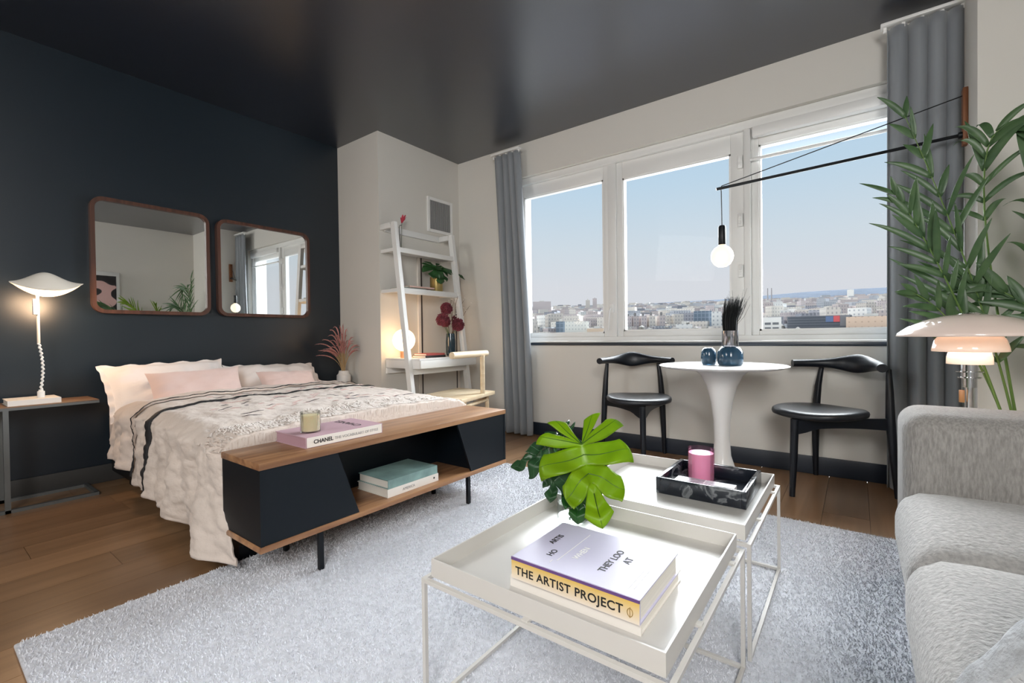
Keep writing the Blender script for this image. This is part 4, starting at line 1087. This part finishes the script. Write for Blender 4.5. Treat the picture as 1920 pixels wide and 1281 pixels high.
obj('seat_cushion', cushion_grid(.085, 1.0, .42, 1.388, .20, .425, .085), m_sofa, sf, smooth=180)
obj('backrest', soft(BM(), .95, 1.26, .20, 1.935, .27, .70, .06), m_sofa, sf, smooth=180)
for x_, y_ in ((.22, .3), (.22, 2.15), (1.15, .3), (1.15, 2.15)): obj('foot', box(BM(), x_ - .02, x_ + .02, y_ - .02, y_ + .02, RZ, .085), m_black, sf)
single('cushion', pillow(BM(), (.36, .93, .545), .46, .40, .15, (.8, .6, 0), (.35, -.25, .62), seed=12), mat('pale_grey_boucle', '#b3b5b7', .95, bump=.8, bscale=70, var=.12, vscale=40),
       'pale grey textured cushion on the near seat of the sofa', 'cushion', (.36, .93, .45))

# ================================================================== LAYERED SHADE LAMP behind the sofa
sd_ = thing('side_table', (.36, 2.46, 0), 'low round white side table hidden behind the sofa arm under the layered lamp', 'table')
lathe(bm := BM(), [(0, .43), (.17, .43), (.17, .45), (0, .45)], (.36, 2.46, 0), 32); obj('table_top', bm, m_whiteobj, sd_)
bm = BM(); tube(bm, [(.36, 2.46, 0.012), (.36, 2.46, .43)], .015, 12); obj('post', bm, m_whiteobj, sd_)
lathe(bm := BM(), [(0, 0), (.12, 0), (.12, .012), (0, .012)], (.36, 2.46, 0), 32); obj('foot', bm, m_whiteobj, sd_)
LC = V((.345, 2.45, .45))
ph = thing('layered_lamp', LC, 'table lamp with three stacked opal shades and chrome stem behind the sofa arm', 'lamp')
def opal(name, e, col='#e9cfc0'):
    m = mat(name, '#e8d6cc', .12, coat=.6, emit=col, estr=e); return m
def shade(prof, nm, m):
    bm = BM(); lathe(bm, prof, (LC.x, LC.y, 0), 56); obj(nm, bm, m, ph, smooth=180, solid=.004)
shade([(.030, .978), (.075, .972), (.130, .957), (.180, .932), (.210, .907), (.216, .896)], 'top_shade', opal('opal_top', .10))
shade([(.055, .915), (.080, .905), (.098, .880), (.106, .850), (.107, .837)], 'middle_shade', opal('opal_mid', .45, '#ffd2ae'))
shade([(.040, .845), (.058, .835), (.063, .815), (.064, .789)], 'bottom_shade', opal('opal_low', .85, '#ffe0c0'))
lathe(bm := BM(), [(0, .97), (.032, .97), (.034, .980), (.026, .986), (0, .987)], (LC.x, LC.y, 0), 28); obj('top_cap', bm, m_chrome, ph)
lathe(bm := BM(), [(0, .452), (.075, .452), (.075, .462), (.014, .470), (.0135, .70), (.022, .70), (.022, .735), (.034, .735), (.034, .739), (.025, .740), (.025, .757), (.040, .758), (.040, .761), (.025, .762), (.025, .800), (0, .80)], (LC.x, LC.y, 0), 28); obj('chrome_stem', bm, m_chrome, ph)
bm = BM(); tube(bm, [(LC.x - .020, LC.y - .02, .74), (LC.x - .024, LC.y - .022, .69)], .001, 5); obj('pull_chain', bm, m_chrome, ph)
obj('pull_tag', box(BM(), LC.x - .032, LC.x - .016, LC.y - .026, LC.y - .018, .643, .690, .002), wood('tag_wood', '#9a6a40', '#bb8654', 'Z'), ph)
light('layered_lamp_light', 'POINT', (LC.x, LC.y, .87), 1.6, (1, .74, .50), shadow_soft_size=.04)

# ================================================================== PALM PLANTS
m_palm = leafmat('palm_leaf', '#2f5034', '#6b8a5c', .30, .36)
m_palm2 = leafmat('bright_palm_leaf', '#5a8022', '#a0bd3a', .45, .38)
m_pstem = mat('palm_stem', '#5d7a3a', .5)
def frond(parent, pts, n, L0, wd, m, seed, a0=.25, droop=.35, stem_r=.006, face=(-.2, -.9, .2), spread=1.0):
    rg = random.Random(seed); P = [V(p) for p in pts]
    def bez(t):
        k = len(P) - 1; q = P[:]
        while len(q) > 1: q = [a.lerp(b, t) for a, b in zip(q, q[1:])]
        return q[0]
    bm = BM(); tube(bm, [bez(i / 18) for i in range(19)], [stem_r * (1 - .75 * i / 18) for i in range(19)], 8)
    st_ = obj('stem', bm, m_pstem, parent)
    fv_ = V(face).normalized()
    for i in range(n):
        t = a0 + (1 - a0) * (i + .5) / n
        p = bez(t); tg = (bez(min(1, t + .02)) - bez(t - .02)).normalized()
        sd = tg.cross(fv_).normalized()
        for s in (1, -1):
            k = 1 - .45 * abs(2 * (t - a0) / (1 - a0) - .8)
            L = L0 * k * rg.uniform(.65, 1.25); w_ = wd * rg.uniform(.8, 1.2)
            ang = math.radians(rg.uniform(14, 58)) * spread * (1 - .45 * t)
            d = (tg * math.cos(ang) + sd * s * math.sin(ang) + fv_ * rg.uniform(-.25, .25)).normalized()
            dn = V((0, 0, -1)); bl_ = d.cross(fv_).normalized()
            dr_ = droop * rg.uniform(.3, 1.3)
            def fn(u, v, p=p, d=d, L=L, w_=w_, bl_=bl_, dr_=dr_, fv_=fv_):
                c = p + d * L * v + dn * dr_ * L * v * v
                ww = w_ * (math.sin(PI * min(1, (v * .93 + .06)) ** .75) ** .8) * (1 - .2 * v)
                return c + bl_ * ww * (u - .5) + fv_ * (.25 * ww * (2 * u - 1) ** 2)
            bm = BM(); grid(bm, fn, 2, 9)
            obj('leaflet', bm, m, parent, smooth=180, solid=.0008, recalc=False)
pm = thing('potted_palm', (.56, 2.78, 0), 'tall dark green palm in the corner behind the layered lamp', 'plant')
lathe(bm := BM(), [(0, 0), (.11, 0), (.15, .32), (.155, .34), (.14, .34), (.135, .30), (0, .30)], (.56, 2.78, 0), 32); obj('pot', bm, mat('grey_pot', '#8b8b8a', .6), pm)
lathe(bm := BM(), [(0, .301), (.134, .301), (0, .312)], (.56, 2.78, 0), 24); obj('soil', bm, mat('potting_soil', '#2b211a', .95), pm)
B0 = (.56, 2.78, .30)
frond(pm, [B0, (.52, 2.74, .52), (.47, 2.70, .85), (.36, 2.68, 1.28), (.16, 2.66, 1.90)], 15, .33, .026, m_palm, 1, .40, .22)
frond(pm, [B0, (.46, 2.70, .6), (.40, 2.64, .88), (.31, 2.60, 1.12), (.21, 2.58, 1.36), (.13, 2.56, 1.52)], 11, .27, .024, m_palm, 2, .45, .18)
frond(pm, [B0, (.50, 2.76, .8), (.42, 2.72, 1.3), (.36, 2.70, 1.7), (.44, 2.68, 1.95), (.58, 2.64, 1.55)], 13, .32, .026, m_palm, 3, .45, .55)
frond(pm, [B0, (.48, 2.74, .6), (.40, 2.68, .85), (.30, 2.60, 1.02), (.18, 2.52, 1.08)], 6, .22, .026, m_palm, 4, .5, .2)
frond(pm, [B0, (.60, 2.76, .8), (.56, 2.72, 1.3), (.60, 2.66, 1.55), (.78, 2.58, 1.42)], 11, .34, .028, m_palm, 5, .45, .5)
pm2 = thing('potted_palm', (.80, 2.46, 0), 'brighter green feathery palm at the right edge behind the sofa', 'plant')
lathe(bm := BM(), [(0, 0), (.10, 0), (.13, .30), (.135, .32), (.12, .32), (.115, .28), (0, .28)], (.80, 2.46, 0), 32); obj('pot', bm, mat('grey_pot', '#8b8b8a', .6), pm2)
lathe(bm := BM(), [(0, .281), (.114, .281), (0, .290)], (.80, 2.46, 0), 24); obj('soil', bm, mat('potting_soil', '#2b211a', .95), pm2)
B1 = (.80, 2.46, .28)
frond(pm2, [B1, (.76, 2.44, .7), (.72, 2.42, 1.1), (.70, 2.38, 1.4), (.58, 2.32, 1.46)], 14, .26, .026, m_palm2, 11, .4, .25)
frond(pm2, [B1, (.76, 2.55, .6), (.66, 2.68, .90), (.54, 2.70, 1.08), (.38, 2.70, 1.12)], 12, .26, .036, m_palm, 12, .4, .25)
frond(pm2, [B1, (.82, 2.40, .7), (.86, 2.30, 1.2), (.92, 2.2, 1.45), (1.0, 2.05, 1.5)], 14, .28, .03, m_palm2, 13, .4, .25)
frond(pm2, [B1, (.80, 2.30, .7), (.82, 2.10, 1.15), (.86, 1.95, 1.40), (.90, 1.75, 1.45)], 14, .30, .034, m_palm, 14, .4, .2)

# ================================================================== ARTWORK on right wall (seen in the mirror)
ar = thing('wall_art', (XR, 1.82, 1.3), 'white framed pink and black abstract print seen in the left mirror', 'artwork')
obj('art_frame', box(BM(), XR - .03, XR - .001, 1.55, 2.06, 1.25, 1.97, .003), m_whiteobj, ar)
m_art = mat('abstract_print', '#dcb3ad', .5, color2=(.02, .018, .02, 1), var=.1, vscale=6, detail=0)
for _n in m_art.node_tree.nodes:
    if _n.type == 'MAP_RANGE': _n.inputs['From Min'].default_value = .49; _n.inputs['From Max'].default_value = .51
obj('art_print', box(BM(), XR - .0325, XR - .0305, 1.59, 2.02, 1.30, 1.91), m_art, ar, smooth=0)
# ================================================================== THE CITY OUTSIDE
rc = random.Random(42)
SL, Z0G = .066, -20.0
def gz(x, y): return Z0G + SL * math.hypot(x, y) * .97
gm = mat('city_ground', '#55534f', 1, spec=0, var=.15, vscale=.02)
bm = BM()
NR, NA = 26, 40
def gpt(u, v):
    r = 120 * (3345 / 120) ** u; a = math.radians(-20 + 100 * v)
    x, y = -r * math.sin(a), r * math.cos(a)
    z = gz(x, y)
    return V((x, y, z))
grid(bm, gpt, NR, NA)
grd = struct('city_ground', bm, gm, smooth=180)
# distant hills
hm = mat('distant_hill', '#5c626b', 1, spec=0, var=.08, vscale=.01)
bm = BM()
def hpt(u, v):
    a = math.radians(-22 + 104 * u); r = 3350 + 700 * v
    x, y = -r * math.sin(a), r * math.cos(a)
    k = smst(math.radians(34), math.radians(-6), a)
    z = gz(x, y) - 8 * 0 + (10 + 62 * k + 9 * noise.noise(V((a * 7, 0, 0)))) * math.sin(PI * min(1, .05 + .5 * v)) - 10
    return V((x, y, z))
grid(bm, hpt, 80, 6); single('hillside', bm, hm, 'long pale hill ridge on the horizon beyond the city', 'hill', (0, 3350, 100), smooth=180)
def facade(name, wall, win, sx_, sy_, mortar):
    m = bpy.data.materials.new(name); m.use_nodes = True; nt = m.node_tree; b = nt.nodes['Principled BSDF']; b.inputs['Roughness'].default_value = 1; b.inputs['Specular IOR Level'].default_value = 0
    uv = nt.nodes.new('ShaderNodeUVMap'); br = nt.nodes.new('ShaderNodeTexBrick'); br.offset = 0; br.offset_frequency = 1
    nt.links.new(uv.outputs[0], br.inputs['Vector'])
    br.inputs['Color1'].default_value = lin(win); br.inputs['Color2'].default_value = lin(win); br.inputs['Mortar'].default_value = lin(wall)
    br.inputs['Scale'].default_value = 1; br.inputs['Mortar Size'].default_value = mortar; br.inputs['Brick Width'].default_value = sx_; br.inputs['Row Height'].default_value = sy_
    br.inputs['Mortar Smooth'].default_value = .0
    nt.links.new(br.outputs['Color'], b.inputs['Base Color']); return m
FAC = [facade('brick_facade', '#b3a9a6', '#8f8c90', 2.4, 3.0, .75), facade('tan_facade', '#c6bfb7', '#9f9c9a', 2.6, 3.2, .85), facade('grey_facade', '#b0b2b6', '#8f9198', 2.4, 3.0, .7),  # wall and window colours paled to stand in for distance haze
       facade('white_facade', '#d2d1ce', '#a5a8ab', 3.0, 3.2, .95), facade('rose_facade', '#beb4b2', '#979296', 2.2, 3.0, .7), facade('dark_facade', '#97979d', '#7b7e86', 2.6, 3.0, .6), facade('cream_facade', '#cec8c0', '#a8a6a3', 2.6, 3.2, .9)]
ROOF = mat('pale_roof', '#b9b6b1', 1, spec=0); ROOF2 = mat('grey_roof', '#807e7d', 1, spec=0)
def house(cx_, cy_, w_, d_, h_, rot, mi, me=None, roof=0):
    """appends one building box to lists; returns a mesh datablock when me is None"""
    z = gz(cx_, cy_) - 3
    c, s = math.cos(rot), math.sin(rot)
    P = [(cx_ + c * a * w_ / 2 - s * b * d_ / 2, cy_ + s * a * w_ / 2 + c * b * d_ / 2) for a, b in ((-1, -1), (1, -1), (1, 1), (-1, 1))]
    vs = [(x, y, z) for x, y in P] + [(x, y, z + h_ + 3) for x, y in P]
    fs = [(0, 1, 5, 4), (1, 2, 6, 5), (2, 3, 7, 6), (3, 0, 4, 7), (4, 5, 6, 7)]
    ln = (w_, d_, w_, d_)
    uvs = []
    for k in range(4): uvs += [(0, 0), (ln[k], 0), (ln[k], h_ + 3), (0, h_ + 3)]
    uvs += [(0, 0)] * 4
    return vs, fs, uvs
def mkmesh(name, items, mats_):
    vs, fs, uvs, mi = [], [], [], []
    for (v_, f_, u_, m_, r_) in items:
        k = len(vs); vs += v_; fs += [tuple(i + k for i in f) for f in f_]; uvs += u_; mi += [m_] * 4 + [r_]
    me = bpy.data.meshes.new(name); me.from_pydata(vs, [], fs)
    uvl = me.uv_layers.new(name='UVMap'); uvl.data.foreach_set('uv', [c for uv in uvs for c in uv])
    me.polygons.foreach_set('material_index', mi)
    for m in mats_: me.materials.append(m)
    return me
PLACED = []
def clear(x, y, r, k=1.0): return all((x - a) ** 2 + (y - b) ** 2 > (k * (r + c)) ** 2 for a, b, c in PLACED)
def building(cx_, cy_, w_, d_, h_, rot, m, label, roof=ROOF, group=None, extras=True):
    z = gz(cx_, cy_) - 3; PLACED.append((cx_, cy_, math.hypot(w_, d_) * .40))
    v_, f_, u_ = house(cx_, cy_, w_, d_, h_, rot, 0)
    v_ = [(a - cx_, b - cy_, c - z) for a, b, c in v_]
    me = mkmesh('building', [(v_, f_, u_, 0, 1)], [m, roof])
    o = bpy.data.objects.new('building', me); COL.objects.link(o); o.location = (cx_, cy_, z)
    tag(o, label, 'building', group)
    if extras:
        t = rc.random(); c, s = math.cos(rot), math.sin(rot)
        bm = BM(); box(bm, -w_ * .15, w_ * .12, -d_ * .2, d_ * .15, h_ + 3, h_ + 3 + rc.uniform(1.5, 3.5))
        bm.transform(Matrix.Rotation(rot, 4, 'Z')); p = obj('roof_hut', bm, roof, o, smooth=0, local=True)
    return o
def polar(px, d):
    """ground point seen in direction px (bearing), at distance d"""
    a = YAW - math.atan((px - 960) / F); return -d * math.sin(a), d * math.cos(a), a
# landmark buildings near the window
def put(px, d, w_, dp, h_, m, label, roof=ROOF, rot=0, **k):
    x, y, a = polar(px, d); return building(x, y, w_, dp, h_, a + rot, m, label, roof, **k)
GLASSF = facade('glass_facade', '#7c8794', '#66727f', 3.0, 3.4, .35); PLAINW = mat('plain_white_render', '#dddbd6', 1, spec=0); PLAINT = mat('plain_tan', '#d3bda7', 1, spec=0)
wbuild = put(1082, 335, 17, 12, 9.0, facade('whiteblock', '#dedcd4', '#b9bab6', 2.2, 2.6, .8), 'broad white block low in the left window pane')
put(1052, 352, 7.5, 10, 8.5, GLASSF, 'small blue grey glazed block beside the broad white block')
put(998, 345, 8.5, 10, 6.5, FAC[1], 'tan low block at the left edge of the left window pane')
put(1120, 330, 14, 8, 4.0, PLAINT, 'low cream shed in the right part of the left window pane')
for i, px in enumerate((1178, 1191, 1206, 1221, 1240)):
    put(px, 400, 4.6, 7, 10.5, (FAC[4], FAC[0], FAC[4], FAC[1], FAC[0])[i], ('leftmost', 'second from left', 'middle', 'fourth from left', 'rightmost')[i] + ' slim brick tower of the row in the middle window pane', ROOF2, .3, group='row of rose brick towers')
put(1318, 420, 14, 12, 12.5, GLASSF, 'blue grey glazed office block in the middle window pane left of the twigs')
put(1344, 405, 7.5, 10, 12, FAC[3], 'white striped block next to the glazed office block behind the twigs')
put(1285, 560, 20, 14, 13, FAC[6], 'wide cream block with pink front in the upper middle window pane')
put(1283, 350, 11, 8, 5.0, FAC[3], 'pale ornate low block at the bottom of the middle window pane')
wb = put(1440, 330, 14.5, 10, 9.0, PLAINW, 'white warehouse with dark windows at the left of the right window pane', extras=False)
for r_ in range(2):
    for c_ in range(3):
        bm = BM(); box(bm, -5.9 + c_ * 4.2, -2.6 + c_ * 4.2, -5.15, -4.95, 7.4 - r_ * 2.9, 8.8 - r_ * 2.9)
        bm.transform(Matrix.Rotation(polar(1440, 330)[2], 4, 'Z')); obj('window_pane', bm, mat('dark_window', '#6b6e70', .3), wb, smooth=0, local=True)
dk = put(1535, 345, 33, 14, 8.5, facade('dark_long', '#6c6e74', '#5a5f66', 30, 1.6, .35), 'long dark grey building in the right window pane', ROOF2, extras=False)
a_ = polar(1535, 345)[2]
bm = BM(); box(bm, 7.5, 10.6, -7.3, -7.05, 7.6, 11.2); bm.transform(Matrix.Rotation(a_, 4, 'Z')); obj('red_billboard', bm, mat('red_sign', '#d05a5c', .6), dk, smooth=0, local=True)
bm = BM(); box(bm, 3.6, 7.4, -7.3, -7.05, 7.6, 11.0); bm.transform(Matrix.Rotation(a_, 4, 'Z')); obj('blue_panel', bm, mat('blue_panel', '#5e7396', .6), dk, smooth=0, local=True)
bm = BM(); box(bm, 10.7, 15.5, -7.2, -7.02, 5.2, 11.4); bm.transform(Matrix.Rotation(a_, 4, 'Z')); obj('grey_panel', bm, mat('grey_panel', '#77787c', .6), dk, smooth=0, local=True)
put(1635, 340, 24, 10, 7.6, facade('peach_long', '#d9c0ab', '#c5ab98', 3, 3, 1.1), 'long peach building at the right of the right window pane')
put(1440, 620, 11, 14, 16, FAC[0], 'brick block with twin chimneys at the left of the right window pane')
tc_ = polar(1440, 620)
for dx in (0, 4):
    bm = BM(); tube(bm, [(tc_[0] + dx, tc_[1], gz(*tc_[:2]) + 14), (tc_[0] + dx, tc_[1], gz(*tc_[:2]) + 33)], [.8, .5], 8)
    single('chimney', bm, mat('chimney_grey', '#8e8b8c', .8), ('left' if dx == 0 else 'right') + ' one of the tall thin twin chimneys in the right window pane', 'chimney', (tc_[0] + dx, tc_[1], gz(*tc_[:2]) + 14), 'twin chimneys')
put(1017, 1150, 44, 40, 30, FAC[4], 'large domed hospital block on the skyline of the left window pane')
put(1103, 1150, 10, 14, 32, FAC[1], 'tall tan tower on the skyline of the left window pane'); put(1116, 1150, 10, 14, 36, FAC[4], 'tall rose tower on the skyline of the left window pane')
put(1595, 2300, 22, 30, 40, PLAINW, 'bright white tower on the ridge in the right window pane')
for px, d_, w_, q_ in ((1474, 470, 9, 'left'), (1486, 485, 8, 'middle'), (1498, 470, 9, 'right')): put(px, d_, w_, 9, 10, FAC[3], q_ + ' one of three pale slab blocks in the right window pane', group='pale slab blocks')
# the mass of ordinary buildings: the nearest as things, the rest as one object
far_items = []; count = 0
cand = []
for ring in range(34):
    d = 318 * (3300 / 318) ** (ring / 33.0)
    arc = math.radians(96); n = int(min(215, 54 + ring * 5.2))
    for k in range(n):
        a = math.radians(-19) + arc * (k + rc.uniform(-.4, .4)) / n
        dd = d * rc.uniform(.96, 1.05)
        cand.append((dd, a))
for ring in range(7):
    d = 165 * (312 / 165) ** (ring / 6.0)
    for k in range(40 + 4 * ring):
        cand.append((d * rc.uniform(.97, 1.02), math.radians(-19) + math.radians(96) * (k + rc.uniform(-.4, .4)) / (40 + 4 * ring)))
cand.sort()
for dd, a in cand:
    x, y = -dd * math.sin(a), dd * math.cos(a)
    px = 960 + F * math.tan(YAW - a)
    inview = 975 < px < 1690
    sc_ = 1 + dd / 1500
    w_, d_, h_ = rc.uniform(6, 15) * sc_, rc.uniform(6, 13) * sc_, rc.choice((3, 4, 5, 6, 7, 9)) * rc.uniform(.8, 1.3) * (1 + dd / 2600)
    mi = rc.choices(range(7), (3, 3, 3, 2, 3, 2, 3))[0]
    if dd < 314: h_ = rc.uniform(1.5, 2.2) + max(0, -gz(x, y) - 3.2); inview = False
    elif dd < 390:
        h_ = min(h_, rc.uniform(2.0, 3.2))
    if not clear(x, y, math.hypot(w_, d_) * .40, .95 if count < 285 else .8): continue
    if count < 285 and inview:
        col_ = ('brick brown', 'tan', 'grey', 'white', 'rose', 'dark grey', 'cream')[mi]; pane_ = 'left' if px < 1145 else ('middle' if px < 1390 else 'right')
        far_ = 'nearer' if dd < 480 else ('middle distance' if dd < 640 else 'farther')
        roof_ = rc.choice((ROOF, ROOF, ROOF2))
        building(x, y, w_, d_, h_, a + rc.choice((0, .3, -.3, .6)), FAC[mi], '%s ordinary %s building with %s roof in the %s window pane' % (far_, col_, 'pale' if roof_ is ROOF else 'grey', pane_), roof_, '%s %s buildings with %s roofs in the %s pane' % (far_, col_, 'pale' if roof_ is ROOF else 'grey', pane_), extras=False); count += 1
    else:
        PLACED.append((x, y, math.hypot(w_, d_) * .40))
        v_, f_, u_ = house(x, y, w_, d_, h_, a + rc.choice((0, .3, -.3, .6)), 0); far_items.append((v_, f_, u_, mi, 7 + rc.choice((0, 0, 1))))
ORD = ('first', 'second', 'third', 'fourth', 'fifth', 'sixth', 'seventh', 'eighth', 'ninth', 'tenth', 'eleventh', 'twelfth', 'thirteenth', 'fourteenth', 'fifteenth')
same = {}
for o in [q for q in COL.objects if q.get('label', '').startswith(('nearer ordinary', 'middle distance ordinary', 'farther ordinary'))]: same.setdefault(o['label'], []).append(o)
for lab, os_ in same.items():
    if len(os_) > 1 and len(os_) <= 15:
        for q, o in enumerate(sorted(os_, key=lambda o: math.atan2(o.location.x, o.location.y))): o['label'] = lab.replace(' window pane', ' pane') + ', ' + ORD[q] + ' from left'
me = mkmesh('far_buildings', far_items, FAC + [ROOF, ROOF2])
o = bpy.data.objects.new('far_buildings', me); COL.objects.link(o); o['kind'] = 'stuff'; tag(o, 'mass of distant city buildings fading toward the ridge', 'buildings')
# street trees between the buildings
bm = BM()
for k in range(420):
    d = 325 * (2900 / 325) ** rc.random(); px = rc.uniform(980, 1680); x, y, a = polar(px, d); r_ = rc.uniform(1.2, 2.6) * (1 + d / 1500)
    if not clear(x, y, r_): continue
    res = bmesh.ops.create_icosphere(bm, subdivisions=1, radius=r_)
    for v_ in res['verts']: v_.co = V((x, y, gz(x, y) + r_ * .8)) + v_.co * rc.uniform(.75, 1.2)
o = obj('street_trees', bm, mat('bare_trees', '#83807a', .95, var=.2, vscale=.3), smooth=0, kind='stuff'); tag(o, 'grey winter street trees between the city buildings', 'trees')
